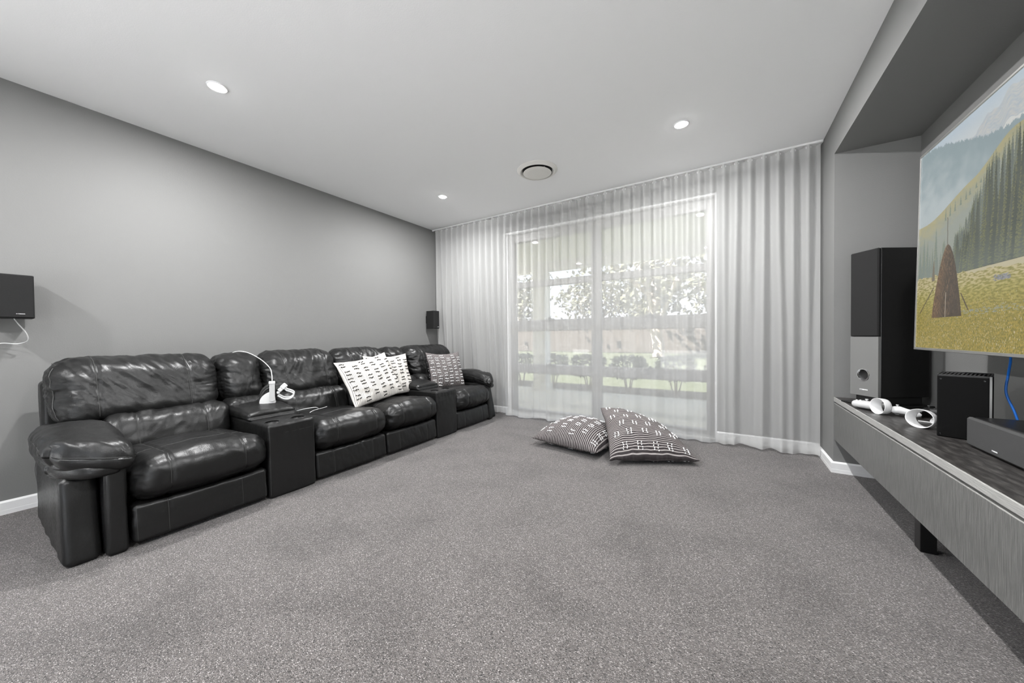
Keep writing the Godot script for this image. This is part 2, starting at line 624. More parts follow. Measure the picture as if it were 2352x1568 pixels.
func window() -> void:
	var w := Node3D.new()
	w.name = "window_1"
	w.set_meta("kind", "structure")
	add_child(w)
	var x0 := -2.585
	var x1 := -0.075
	# reveal lining
	var st := S()
	bx(st, Vector3(x0, 0, ZG), Vector3(x0 + 0.018, 2.495, ZW + 0.004))
	bx(st, Vector3(x1 - 0.018, 0, ZG), Vector3(x1, 2.495, ZW + 0.004))
	bx(st, Vector3(x0 + 0.018, 2.477, ZG), Vector3(x1 - 0.018, 2.495, ZW + 0.004))
	obj("reveal_lining", fin(st), M.white_trim, w)
	var fx0 := x0 + 0.018
	var fx1 := x1 - 0.018
	var z0 := ZG - 0.035
	var z1 := ZG + 0.035
	st = S()
	bx(st, Vector3(fx0, 0.0, z0), Vector3(fx0 + 0.075, 2.477, z1), 0.004)
	bx(st, Vector3(fx1 - 0.075, 0.0, z0), Vector3(fx1, 2.477, z1), 0.004)
	bx(st, Vector3(fx0 + 0.075, 2.36, z0), Vector3(fx1 - 0.075, 2.477, z1), 0.004)
	bx(st, Vector3(fx0 + 0.075, 0.0, z0), Vector3(fx1 - 0.075, 0.07, z1), 0.004)
	obj("frame", fin(st), M.window_metal, w)
	obj("mullion", box(Vector3(-1.405, 0.07, z0), Vector3(-1.285, 2.36, z1), 0.004), M.window_metal, w)
	for y in [[1.73, 1.81], [1.137, 1.285], [0.567, 0.69]]:
		obj("transom", box(Vector3(fx0 + 0.075, y[0], z0), Vector3(-1.405, y[1], z1), 0.006), M.window_metal, w)
		obj("transom", box(Vector3(-1.285, y[0], z0), Vector3(fx1 - 0.075, y[1], z1), 0.006), M.window_metal, w)
	for y in [[0.07, 0.567], [0.69, 1.137], [1.285, 1.73], [1.81, 2.36]]:
		obj("pane", box(Vector3(fx0 + 0.07, y[0] - 0.005, ZG - 0.003), Vector3(-1.40, y[1] + 0.005, ZG + 0.003)), M.glass, w)
		obj("pane", box(Vector3(-1.29, y[0] - 0.005, ZG - 0.003), Vector3(fx1 - 0.07, y[1] + 0.005, ZG + 0.003)), M.glass, w)
	# winders of the awning sashes
	for x in [-1.95, -0.72]:
		for y in [1.285, 0.69]:
			st = S()
			bx(st, Vector3(x - 0.06, y - 0.012, z1), Vector3(x + 0.06, y + 0.014, z1 + 0.03), 0.006)
			bx(st, Vector3(x - 0.012, y + 0.01, z1 + 0.012), Vector3(x + 0.012, y + 0.03, z1 + 0.06), 0.005)
			obj("winder", fin(st), M.cable_grey, w)

# ---------------------------------------------------------------- lamps
func downlights() -> void:
	var lens := StandardMaterial3D.new()
	lens.resource_name = "lamp_lens"
	lens.albedo_color = g(240)
	lens.emission_enabled = true
	lens.emission = Color(1.0, 1.0, 1.0)
	lens.emission_energy_multiplier = 40.0
	var places := [
		[Vector3(-2.79, H, -0.93), "round white downlight shining above the sofa seat with the bare cushion"],
		[Vector3(-2.79, H, -3.02), "round white downlight shining near the curtain above the far sofa seats"],
		[Vector3(-0.29, H, -3.0), "round white downlight shining near the curtain between vent and bulkhead"],
		[Vector3(-0.29, H, -0.93), "round white downlight shining in front of the television"],
		[Vector3(-2.79, H, 1.15), "round white downlight shining over the rear of the room, sofa side"],
		[Vector3(-0.29, H, 1.15), "round white downlight shining over the rear of the room, screen side"]]
	for p in places:
		var t := thing("downlight", p[1], "light", p[0], "ceiling downlights")
		var st := S()
		lathe(st, [Vector2(0.036, -0.002), Vector2(0.038, -0.006), Vector2(0.050, -0.007), Vector2(0.055, -0.003), Vector2(0.056, 0.0)], 40)
		obj("trim_ring", fin(st), M.white_gloss, t)
		st = S()
		lathe(st, [Vector2(0.0, -0.017), Vector2(0.02, -0.0158), Vector2(0.031, -0.012), Vector2(0.036, -0.006), Vector2(0.037, -0.002)], 32)
		obj("lamp_lens", fin(st), lens, t)
		var l := AreaLight3D.new()
		l.name = "lamp_light"
		l.area_size = Vector2(0.075, 0.075)
		l.light_energy = 3.2
		l.light_color = Color(1.0, 1.0, 1.0)
		l.shadow_enabled = true
		l.area_range = 12.0
		l.area_attenuation = 2.0
		t.add_child(l)
		l.position = Vector3(0, -0.02, 0)
		l.rotation = Vector3(-PI / 2, 0, 0)

func vent() -> void:
	var t := thing("ceiling_vent", "round off-white air vent in the ceiling with a hanging centre disc", "vent", Vector3(-1.575, H, -3.055))
	var st := S()
	lathe(st, [Vector2(0.145, 0.0), Vector2(0.156, -0.016), Vector2(0.163, -0.024), Vector2(0.170, -0.024), Vector2(0.192, -0.008), Vector2(0.197, -0.004), Vector2(0.198, 0.0)], 56)
	obj("flange", fin(st), M.vent_white, t)
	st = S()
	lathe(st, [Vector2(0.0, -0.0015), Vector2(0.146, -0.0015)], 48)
	obj("duct_shade_disc", fin(st), M.duct_shade, t)  # flat dark disc in place of a hole, shade painted in
	st = S()
	lathe(st, [Vector2(0.0, -0.037), Vector2(0.10, -0.036), Vector2(0.134, -0.032), Vector2(0.138, -0.029), Vector2(0.132, -0.026), Vector2(0.0, -0.024)], 56)
	obj("centre_disc", fin(st), M.vent_white, t)
	for k in 3:
		var a := TAU * k / 3.0 + 0.5
		st = S()
		bx(st, Vector3(-0.008, -0.027, -0.002), Vector3(0.008, 0.0, 0.002), 0.0, Transform3D(Basis(Vector3.UP, a), Vector3(cos(a) * 0.12, 0, sin(a) * 0.12)))
		obj("bracket", fin(st), M.bright_metal, t)

# ---------------------------------------------------------------- sofa
func ridge(p: Vector3, f: float) -> float:
	var n := absf(noise(p, f))
	return (1.0 - n * 2.2)

func groove(z: float, at: float, w: float) -> float:
	var d := (z - at) / w
	return exp(-d * d)

func block(called: String, parent: Node, centre: Vector3, size: Vector3, r: float, seg: Vector3i, f: Callable, m: Material = null, k := 4) -> MeshInstance3D:
	var o := obj(called, soft(size, r, seg, f, k), m if m != null else M.leather, parent)
	o.position = centre
	return o

func path_over(z: float, a: Vector3, b: Vector3, n := 12) -> Array:
	var out := []
	for i in n + 1:
		out.append(a.lerp(b, float(i) / n))
	return out

func sofa() -> void:
	var s := thing("recliner_sofa", "long black leather four-seat recliner sofa with two cup-holder consoles along the grey wall", "sofa", Vector3(0, 0, 0))
	# seats: near z, far z
	var seats := [[-0.465, -1.09], [-1.40, -2.035], [-2.035, -2.665], [-2.98, -3.60]]
	var backs := [[-0.29, -1.085], [-1.40, -2.05], [-2.05, -2.68], [-3.0, -3.78]]
	for i in 4:
		seat(s, seats[i][0], seats[i][1], i)
		backrest(s, backs[i][0], backs[i][1], i, seats[i][0], seats[i][1])
	console(s, -1.09, -1.40, 0)
	console(s, -2.665, -2.98, 1)
	arm(s, -0.465, 1.0)
	arm(s, -3.60, -1.0)
	# hidden carcass that everything is bolted to
	obj("carcass", box(Vector3(-3.62, 0.03, -3.62), Vector3(-2.72, 0.23, -0.40), 0.01), M.dark_lining, s)

func seat(s: Node3D, za: float, zb: float, i: int) -> void:
	var w := za - zb
	var cz := (za + zb) * 0.5
	var size := Vector3(0.74, 0.245, w - 0.004)
	var zs := 0.27 * w
	var cen := Vector3(-2.905, 0.332, cz)
	var f := func(p: Vector3, n: Vector3, q: Vector3) -> Vector3:
		var wp := p + cen
		var o := p
		var upf := clampf((q.y + 1.0) * 0.5, 0, 1)
		var bellyz := 1.0 - pow(absf(q.z), 2.6)
		o.y += upf * (0.018 * bellyz - 0.045 * (1.0 - q.x) * 0.5)
		o.x += clampf(q.x, 0, 1) * (0.028 * (1.0 - q.y * q.y) * (0.45 + 0.55 * bellyz) - 0.012 * pow(absf(q.z), 4.0))
		# lower lip tucks under
		o.x -= clampf(q.x, 0, 1) * clampf(-q.y - 0.3, 0, 1) * 0.035
		var gr := groove(p.z, zs, 0.0075) + groove(p.z, -zs, 0.0075)
		var d := -0.0075 * gr + 0.004 * cos(PI * clampf(p.z / zs, -1, 1))
		d += 0.004 * noise(wp + Vector3(i, 0, 0), 7.0)
		# creases fanning from the ends
		var edge := pow(absf(q.z), 3.0)
		d += 0.0045 * edge * ridge(Vector3(wp.x * 1.0, wp.y * 1.4, wp.z * 0.35) + Vector3(3.1 * i, 0, 0), 10.0)
		d += 0.0016 * ridge(Vector3(wp.x * 0.7 + wp.z * 0.9, wp.y * 0.8, wp.z * 0.3) + Vector3(i * 5.0, 0, 0), 9.0)
		return o + n * d
	var b := block("seat_cushion", s, cen, size, 0.095, Vector3i(30, 8, 60), f, null, 7)
	for sg in [-1.0, 1.0]:
		var line := []
		var zq: float = (sg * zs + 0.006) / (size.z * 0.5)
		for k in 9:
			line.append(Vector3(lerpf(-0.5, 0.72, k / 8.0), 1, zq))
		for k in 5:
			line.append(Vector3(1, lerpf(0.9, 0.2, k / 4.0) if k > 0 else 1.0, zq))
		for k in 5:
			line.append(Vector3(1, lerpf(0.0, -0.9, k / 4.0), zq))
		var l := obj("seam", soft_line(line, size, 0.095, f, 0.0012, 0.0005), M.seam_thread, b)
		l.name = "seam" if sg < 0 else "seam_001"
	# stitched line across the top, set back from the front
	var cross := []
	for k in 25:
		cross.append(Vector3(0.30, 1, lerpf(-0.93, 0.93, k / 24.0)))
	obj("seam", soft_line(cross, size, 0.095, f, 0.0012, 0.0005), M.seam_thread, b)
	# footrest panel below
	var fs := Vector3(0.11, 0.19, w - 0.012)
	var fc := Vector3(-2.637, 0.118, cz)
	var ff := func(p: Vector3, n: Vector3, q: Vector3) -> Vector3:
		var wp := p + fc
		var o := p
		o.x += clampf(q.x, 0, 1) * (0.012 * (1.0 - q.z * q.z) * (1.0 - 0.5 * q.y * q.y) - 0.010 * q.y)
		var d := -0.005 * (groove(p.z, zs, 0.006) + groove(p.z, -zs, 0.006))
		d += 0.003 * noise(wp + Vector3(i * 2.0, 0, 4), 8.0)
		if i == 1 or i == 2:
			d += 0.0032 * (1.0 - absf(q.z)) * ridge(Vector3(wp.x, wp.y * 0.3, wp.z * 1.2 - wp.y * 0.35) + Vector3(i, 0, 0), 17.0)
		return o + n * d
	var fp := block("footrest_panel", s, fc, fs, 0.022, Vector3i(4, 14, 50), ff)
	for sg in [-1.0, 1.0]:
		var line2 := []
		for k in 11:
			line2.append(Vector3(1, lerpf(1.0, -1.0, k / 10.0), (sg * zs + 0.005) / (fs.z * 0.5)))
		obj("seam", soft_line(line2, fs, 0.022, ff, 0.0011, 0.0004), M.seam_thread, fp)
	for sg in [-1.0, 1.0]:
		var line3 := []
		for k in 11:
			line3.append(Vector3(1, lerpf(0.85, -0.9, k / 10.0), sg * (1.0 - 0.028 / fs.z)))
		obj("seam", soft_line(line3, fs, 0.022, ff, 0.0008, 0.0005), M.seam_thread, fp)

func backrest(s: Node3D, za: float, zb: float, i: int, sa: float, sb: float) -> void:
	var w := za - zb
	var cz := (za + zb) * 0.5
	var zs := 0.27 * w
	var size := Vector3(0.30, 0.40, w - 0.004)
	var cen := Vector3(-3.405, 0.755, cz)
	var f := func(p: Vector3, n: Vector3, q: Vector3) -> Vector3:
		var wp := p + cen
		var o := p
		o.x -= (p.y + 0.2) * 0.30
		var bz := 1.0 - pow(absf(q.z), 3.0)
		o.x += clampf(q.x, 0, 1) * 0.035 * bz * (1.0 - 0.6 * q.y * q.y)
		o.y += clampf(q.y, 0, 1) * 0.014 * (bz - 0.6)
		# the lower lip rolls forward over the lumbar roll
		o.x += clampf(q.x, 0, 1) * clampf(-q.y, 0, 1) * 0.03
		var d := -0.008 * (groove(p.z, zs, 0.008) + groove(p.z, -zs, 0.008)) * clampf(0.4 + q.x, 0, 1)
		d += 0.010 * noise(wp + Vector3(i * 3.0, 0, 0), 4.5)
		# creases: short ones gathered at the ends and hanging from the top edge
		var edge := pow(absf(q.z), 2.0)
		d += 0.0055 * edge * ridge(Vector3(wp.x * 0.6, wp.y * 1.5, wp.z * 0.3) + Vector3(0, i * 3.0, 0), 12.0)
		var topf := clampf(q.y * 0.7 + 0.35, 0, 1)
		var slant := -0.9 if i == 0 else 0.6
		d += 0.0060 * topf * ridge(Vector3(wp.x * 0.3, wp.y * 0.25, wp.z * 1.0 + wp.y * slant) + Vector3(0, 0, i * 2.0), 8.5)
		d += 0.0022 * ridge(Vector3(wp.x, wp.y * 0.8 - wp.z * 0.9, wp.z * 0.25) + Vector3(i * 1.7, 0, 0), 10.0)
		return o + n * d
	var b := block("head_cushion", s, cen, size, 0.115, Vector3i(12, 24, 70), f, null, 8)
	for sg in [-1.0, 1.0]:
		var line := []
		var zq: float = (sg * zs + 0.007) / (size.z * 0.5)
		for k in 6:
			line.append(Vector3(lerpf(-0.2, 1.0, k / 5.0), 1, zq))
		for k in 14:
			line.append(Vector3(1, lerpf(0.95, -0.8, k / 13.0), zq))
		obj("seam", soft_line(line, size, 0.115, f, 0.0014, 0.0005), M.seam_thread, b)
	if i == 0:
		var pipe := []
		for k in 5:
			pipe.append(Vector3(lerpf(-0.4, 0.4, k / 4.0), 1, 0.965))
		for k in 12:
			pipe.append(Vector3(0.62, lerpf(0.86, -0.85, k / 11.0), 1.0))
		obj("piping", soft_line(pipe, size, 0.115, f, 0.0022, 0.001), M.seam_thread, b)
	# lumbar roll
	var lw := (sa - sb)
	var lc := Vector3(-3.235, 0.485, (sa + sb) * 0.5)
	var ls := Vector3(0.22, 0.25, lw - 0.004)
	var lz := 0.27 * lw
	var lf := func(p: Vector3, n: Vector3, q: Vector3) -> Vector3:
		var wp := p + lc
		var o := p
		o.x -= (p.y) * 0.32
		o.x += clampf(q.x, 0, 1) * 0.02 * (1.0 - q.z * q.z) * (1.0 - q.y * q.y)
		var d := -0.006 * (groove(p.z, lz, 0.007) + groove(p.z, -lz, 0.007))
		d += 0.006 * noise(wp + Vector3(0, 0, i * 4.0), 6.0)
		d += 0.005 * clampf(q.y * 0.8 + 0.3, 0, 1) * ridge(Vector3(wp.x * 0.4, wp.y * 0.4, wp.z * 1.0 + wp.y * 0.7) + Vector3(i * 2.0, 0, 0), 9.5)
		return o + n * d
	var l := block("lumbar_cushion", s, lc, ls, 0.07, Vector3i(6, 14, 56), lf, null, 6)
	for sg in [-1.0, 1.0]:
		var line2 := []
		var zq2: float = (sg * lz + 0.006) / (ls.z * 0.5)
		for k in 13:
			line2.append(Vector3(1, lerpf(0.95, -0.95, k / 12.0), zq2))
		obj("seam", soft_line(line2, ls, 0.07, lf, 0.0012, 0.0005), M.seam_thread, l)
	# upholstered shell behind
	var sc := Vector3(-3.63, 0.45, cz)
	block("back_shell", s, sc, Vector3(0.13, 0.74, w + (0.02 if i == 0 or i == 3 else -0.004)), 0.03, Vector3i(2, 10, 12), func(p: Vector3, n: Vector3, q: Vector3) -> Vector3: return p + Vector3(-(p.y) * 0.06, 0, 0) + n * 0.003 * noise(p + sc, 6.0))

func console(s: Node3D, za: float, zb: float, i: int) -> void:
	var w := za - zb
	var cz := (za + zb) * 0.5
	var c := Node3D.new()
	c.name = "console"
	s.add_child(c, true)
	c.position = Vector3(0, 0, cz)
	var hw := w * 0.5 - 0.002
	var bc := Vector3(-2.935, 0.245, 0)
	var bs := Vector3(0.71, 0.49, hw * 2)
	var f := func(p: Vector3, n: Vector3, q: Vector3) -> Vector3:
		var wp := p + bc + Vector3(0, 0, cz)
		var o := p
		var fr := clampf(q.x, 0, 1)
		o.x += fr * (0.006 * (1.0 - q.z * q.z) - 0.012 * (p.y / 0.245) * 0.5)
		var d := -0.004 * groove(p.y, 0.178, 0.005) * fr
		d += fr * 0.003 * ridge(Vector3(wp.x, wp.y * 0.4, wp.z * 1.3) + Vector3(i, 0, 0), 13.0) * clampf(1.2 - absf(p.y - 0.21) * 9.0, 0.15, 1)
		d += 0.002 * noise(wp, 6.0)
		return o + n * d
	# body with two cup wells cut out of its top
	var body := soft(bs, 0.018, Vector3i(40, 26, 24), f)
	var cg := CSGCombiner3D.new()
	cg.name = "body"
	var cm := CSGMesh3D.new()
	cm.mesh = body
	cm.position = bc
	cm.material = M.leather
	cg.add_child(cm)
	for z in [0.085, -0.085]:
		var cy := CSGCylinder3D.new()
		cy.operation = CSGShape3D.OPERATION_SUBTRACTION
		cy.radius = 0.043
		cy.height = 0.16
		cy.sides = 40
		cy.material = M.black_plastic
		cy.position = Vector3(-2.685, 0.49, z)
		cg.add_child(cy)
	c.add_child(cg)
	for z in [0.085, -0.085]:
		var st := S()
		lathe(st, [Vector2(0.0415, -0.005), Vector2(0.0415, 0.003), Vector2(0.0455, 0.004), Vector2(0.049, 0.0)], 40, Transform3D(Basis(), Vector3(-2.685, 0.4905, z)))
		obj("cup_ring", fin(st), M.black_satin, c)
	var seam := []
	for k in 13:
		seam.append(Vector3(1, 0.178 / 0.245 + 0.012, lerpf(-1, 1, k / 12.0)))
	var sm := obj("seam", soft_line(seam, bs, 0.018, f, 0.001, 0.0005), M.seam_thread, c)
	sm.position = bc
	for sg in [-1.0, 1.0]:
		var v := []
		for k in 16:
			v.append(Vector3(1, lerpf(0.97, -1, k / 15.0), sg * 0.955))
		var sv := obj("seam", soft_line(v, bs, 0.018, f, 0.0009, 0.0006), M.seam_thread, c)
		sv.position = bc
	# padded lid with a sloping front
	var lc := Vector3(-3.075, 0.523, 0)
	var ls := Vector3(0.43, 0.075, w + 0.012)
	var lf := func(p: Vector3, n: Vector3, q: Vector3) -> Vector3:
		var wp := p + lc + Vector3(0, 0, cz)
		var o := p
		var fr := smoothstep(0.1, 1.0, q.x)
		o.y -= clampf(q.y * 0.5 + 0.5, 0, 1) * fr * 0.022
		o.x += clampf(-q.y, 0, 1) * fr * 0.02
		o.y += clampf(q.y, 0, 1) * 0.012 * (1.0 - q.z * q.z)
		return o + n * (0.003 * noise(wp, 7.0) + 0.0015 * ridge(wp, 14.0))
	block("lid", c, lc, ls, 0.026, Vector3i(20, 4, 18), lf)
	var le := []
	for k in 13:
		le.append(Vector3(1, -0.2, lerpf(-0.9, 0.9, k / 12.0)))
	obj("seam", soft_line(le, ls, 0.026, lf, 0.001, 0.0005), M.seam_thread, c).position = lc
	# narrow back cushions behind the console
	var hc := Vector3(-3.42, 0.755, 0)
	var hs := Vector3(0.29, 0.40, w - 0.004 + (0.0 if i == 0 else 0.01))
	var hf := func(p: Vector3, n: Vector3, q: Vector3) -> Vector3:
		var wp := p + hc + Vector3(0, 0, cz)
		var o := p
		o.x -= (p.y + 0.2) * 0.30
		o.x += clampf(q.x, 0, 1) * 0.04 * (1.0 - q.z * q.z) * (1.0 - 0.6 * q.y * q.y)
		var d := 0.012 * noise(wp + Vector3(0, i, 0), 7.0)
		d += 0.005 * pow(absf(q.z), 2.0) * ridge(Vector3(wp.x * 0.6, wp.y * 1.5, wp.z * 0.35), 18.0)
		d += 0.006 * clampf(-q.y * 0.8 + 0.1, 0, 1) * ridge(Vector3(wp.x * 0.4, wp.y * 0.5, wp.z * 1.2), 15.0)
		return o + n * d
	block("head_cushion", c, hc, hs, 0.11, Vector3i(10, 22, 30), hf, null, 8)
	var mc := Vector3(-3.26, 0.485, 0)
	block("lumbar_cushion", c, mc, Vector3(0.2, 0.25, w - 0.004), 0.06, Vector3i(6, 12, 24), func(p: Vector3, n: Vector3, q: Vector3) -> Vector3:
		var wp := p + mc + Vector3(0, 0, cz)
		return p + Vector3(-p.y * 0.32, 0, 0) + n * (0.006 * noise(wp, 7.0) + 0.004 * ridge(wp, 15.0)))
	block("back_shell", c, Vector3(-3.63, 0.45, 0), Vector3(0.13, 0.74, w - 0.004), 0.03, Vector3i(2, 8, 6), func(p: Vector3, n: Vector3, q: Vector3) -> Vector3: return p + Vector3(-p.y * 0.06, 0, 0))

# inner: z where the arm meets its seat, out: +1 when the arm lies towards the camera side
func arm(s: Node3D, inner: float, out: float) -> void:
	var a := Node3D.new()
	a.name = "armrest"
	s.add_child(a, true)
	a.position = Vector3(0, 0, inner)
	var Z := func(d: float) -> float: return d * out   # distance outwards from the seat
	# outer panel, leaning back towards the top
	var pc := Vector3(-3.06, 0.205, Z.call(0.154))
	block("arm_panel", a, pc, Vector3(0.90, 0.41, 0.122), 0.032, Vector3i(26, 16, 6), func(p: Vector3, n: Vector3, q: Vector3) -> Vector3:
		return p + Vector3(-0.08 * smoothstep(-0.2, 1.0, q.x) * (q.y + 1.0) * 0.5, 0, 0) + n * 0.004 * noise(p + pc, 5.0), null, 8)
	# core between the outer panel and the front post
	obj("arm_core", box(Vector3(-3.5, 0.01, minf(Z.call(0.01), Z.call(0.12))), Vector3(-2.76, 0.42, maxf(Z.call(0.01), Z.call(0.12))), 0.004), M.dark_lining, a)
	# front post, with the welt roll running back from it under the pad
	var oc := Vector3(-2.66, 0.225, Z.call(0.047))
	block("arm_post", a, oc, Vector3(0.14, 0.45, 0.078), 0.022, Vector3i(5, 18, 6), func(p: Vector3, n: Vector3, q: Vector3) -> Vector3:
		return p + Vector3(-0.012 * (p.y / 0.225), 0, 0) + n * 0.003 * noise(p + oc, 7.0), null, 5)
	var rc := Vector3(-3.05, 0.432, Z.call(0.130))
	block("arm_roll", a, rc, Vector3(0.93, 0.066, 0.222), 0.032, Vector3i(30, 2, 14), func(p: Vector3, n: Vector3, q: Vector3) -> Vector3:
		var sb := clampf((q.z * out + 0.25) / 1.25, 0, 1)
		return p + Vector3(-0.25 * smoothstep(-0.4, 1.0, q.x) * sb * sb, 0, 0) + n * 0.003 * noise(p + rc, 7.0), null, 5)
	# pillow-topped pad: rounded off outside, drooping at the inner front
	var dc := Vector3(-3.03, 0.538, Z.call(0.124))
	var ds := Vector3(0.96, 0.152, 0.272 if out > 0 else 0.235)
	var df := func(p: Vector3, n: Vector3, q: Vector3) -> Vector3:
		var wp := p + dc + Vector3(0, 0, inner)
		var o := p
		var fr := smoothstep(0.2, 1.05, q.x)
		var ob := clampf((q.z * out + 0.9) / 1.9, 0, 1)
		o.x -= smoothstep(-0.4, 1.0, q.x) * 0.17 * ob * ob
		o.y -= fr * 0.055 * (1.0 - 0.75 * ob)
		if q.y > 0:
			o.y -= fr * 0.018
		o.z += -0.014 * out * fr
		o.y += clampf(q.y, 0, 1) * 0.014 * (1.0 - q.z * q.z)
		var bk := smoothstep(-0.15, 1.05, -q.x)
		o.y -= bk * 0.055
		o.z -= out * 0.02 * bk * ob
		var side := clampf(absf(q.z) - 0.3, 0, 1) + 0.6 * fr
		var d := 0.006 * noise(wp, 6.0)
		d += 0.0042 * side * ridge(Vector3(wp.x * 1.0 + wp.z * 1.2, wp.y * 0.4, wp.z * 0.3), 11.0)
		return o + n * d
	block("arm_pad", a, dc, ds, 0.062, Vector3i(46, 3, 16), df, null, 8)
	for sg in [-1.0, 1.0]:
		var line := []
		for k in 20:
			line.append(Vector3(lerpf(-0.85, 0.88, k / 19.0), 0.2, sg))
		obj("seam", soft_line(line, ds, 0.062, df, 0.0013, 0.0005), M.seam_thread, a).position = dc
	var fl := []
	for k in 11:
		fl.append(Vector3(1, 0.2, lerpf(-0.8, 0.8, k / 10.0)))
	obj("seam", soft_line(fl, ds, 0.062, df, 0.0013, 0.0005), M.seam_thread, a).position = dc

# ---------------------------------------------------------------- cabinet under the screen
func cabinet() -> void:
	var c := thing("media_cabinet", "long low grey timber cabinet with a dark top built into the niche under the television", "cabinet")
	var z0 := ZN + 0.002
	var z1 := ZE - 0.002
	obj("top_panel", box(Vector3(0.712, TOP - 0.028, z0), Vector3(XN - 0.002, TOP, z1), 0.0015), M.cabinet_top, c)
	obj("front_edge", box(Vector3(0.706, TOP - 0.032, z0), Vector3(0.7125, TOP + 0.0005, z1), 0.001), M.cabinet_edge, c)
	obj("carcass", box(Vector3(0.745, 0.262, z0), Vector3(XN - 0.002, TOP - 0.03, z1)), M.black_satin, c)
	obj("finger_rail", box(Vector3(0.742, 0.505, z0), Vector3(0.746, 0.548, z1)), M.dark_grey, c)
	var seams := [z0, -2.49, -1.385, z1]
	for i in 3:
		var d := obj("drawer_front", box(Vector3(0.708, 0.255, seams[i] + 0.0015), Vector3(0.728, 0.533, seams[i + 1] - 0.0015), 0.0015), M.cabinet_front, c)
		obj("bright_edge", box(Vector3(0.7078, 0.5325, seams[i] + 0.002), Vector3(0.728, 0.5345, seams[i + 1] - 0.002)), M.cabinet_edge, d)
	for z in [-2.49, -1.385]:
		obj("leg", box(Vector3(0.806, 0.0, z - 0.03), Vector3(0.862, 0.262, z + 0.03), 0.002), M.black_satin, c)

# ---------------------------------------------------------------- sheer curtain
func curtain_z(x: float, y: float) -> float:
	var t := clampf((H - 0.03 - y) / 2.6, 0, 1)     # 0 at the head, 1 at the hem
	var ph := TAU * (x + 3.74) / 0.1028
	var low := smoothstep(0.03, 0.9, t)
	# stacked towards both ends, pulled flatter across the glass
	var stackd := clampf(smoothstep(-2.4, -2.75, x) + smoothstep(-0.2, 0.05, x), 0, 1)
	var drift := 0.9 * low * sin(x * 5.3 + 1.3) + 0.5 * low * sin(x * 11.7)
	var head := sin(ph + drift) * lerpf(0.030, 0.006 + 0.010 * stackd, low)
	var f1 := sin(x * 27.0 + 1.2 * sin(x * 3.1) + t * 0.5)
	var f2 := sin(x * 19.3 + 0.7 + 1.1 * sin(x * 7.7))
	var f3 := sin(x * 41.0 + 2.0 + t * 0.8)
	var body := (0.55 * tanh(2.0 * f1) + 0.45 * f2 + 0.25 * f3) * low
	var back := 0.05 * smoothstep(-2.35, -2.6, x) * smoothstep(0.4, 0.85, t)
	return ZC - back + head + body * lerpf(0.030, 0.042, stackd)

func curtain() -> void:
	var tr := thing("curtain_track", "slim white curtain track fixed along the ceiling above the sheer curtain", "track", Vector3(0, 0, 0))
	obj("rail", box(Vector3(XL + 0.012, H - 0.018, ZC - 0.011), Vector3(XR - 0.012, H, ZC + 0.011), 0.003), M.white_trim, tr)
	obj("end_cap", box(Vector3(XL + 0.004, H - 0.021, ZC - 0.013), Vector3(XL + 0.014, H, ZC + 0.013), 0.002), M.white_plastic, tr)
	obj("end_cap", box(Vector3(XR - 0.014, H - 0.021, ZC - 0.013), Vector3(XR - 0.004, H, ZC + 0.013), 0.002), M.white_plastic, tr)
	var st := S()
	bx(st, Vector3(-0.006, -0.030, -0.007), Vector3(0.006, 0.0, 0.007), 0.002)
	bx(st, Vector3(-0.0185, -0.038, 0.012), Vector3(0.0185, -0.021, 0.016), 0.002)
	var gl := fin(st)
	for k in 43:
		var x := -3.74 + 0.1028 * (k + 0.25)
		var o := obj("glide", gl, M.white_plastic, tr)
		o.position = Vector3(x, H - 0.016, ZC + 0.004)
	var c := thing("sheer_curtain", "floor-length white sheer curtain hanging in soft folds across the whole window wall", "curtain")
	obj("panel", curtain_strip(0.012, H - 0.026, 0.0, 64), M.sheer, c)
	obj("hem", curtain_strip(0.0115, 0.085, 0.0015, 6), M.sheer, c)
	obj("heading_tape", curtain_strip(H - 0.105, H - 0.0255, -0.0015, 5), M.sheer, c)

func curtain_strip(y0: float, y1: float, off: float, ny: int) -> ArrayMesh:
	var st := SurfaceTool.new()
	st.begin(Mesh.PRIMITIVE_TRIANGLES)
	st.set_smooth_group(0)
	var nx := 780
	var xa := -3.742
	var xb := 0.684
	for j in ny + 1:
		var y := lerpf(y1, y0, float(j) / ny)
		for i in nx + 1:
			var x := lerpf(xa, xb, float(i) / nx)
			var lift := 0.008 * sin(x * 9.0) + 0.006 * sin(x * 21.0)
			var yy := y + (lift * clampf(1.0 - (y / 0.25), 0, 1) + 0.008 * clampf(1.0 - (y / 0.25), 0, 1))
			st.add_vertex(Vector3(x, yy, curtain_z(x, y) + off))
	for j in ny:
		for i in nx:
			var a := j * (nx + 1) + i
			for q in [a, a + 1, a + nx + 2, a, a + nx + 2, a + nx + 1]:
				st.add_index(q)
	st.generate_normals()
	return st.commit()

# ---------------------------------------------------------------- television
const TVW := 1.88
const TVH := 1.066

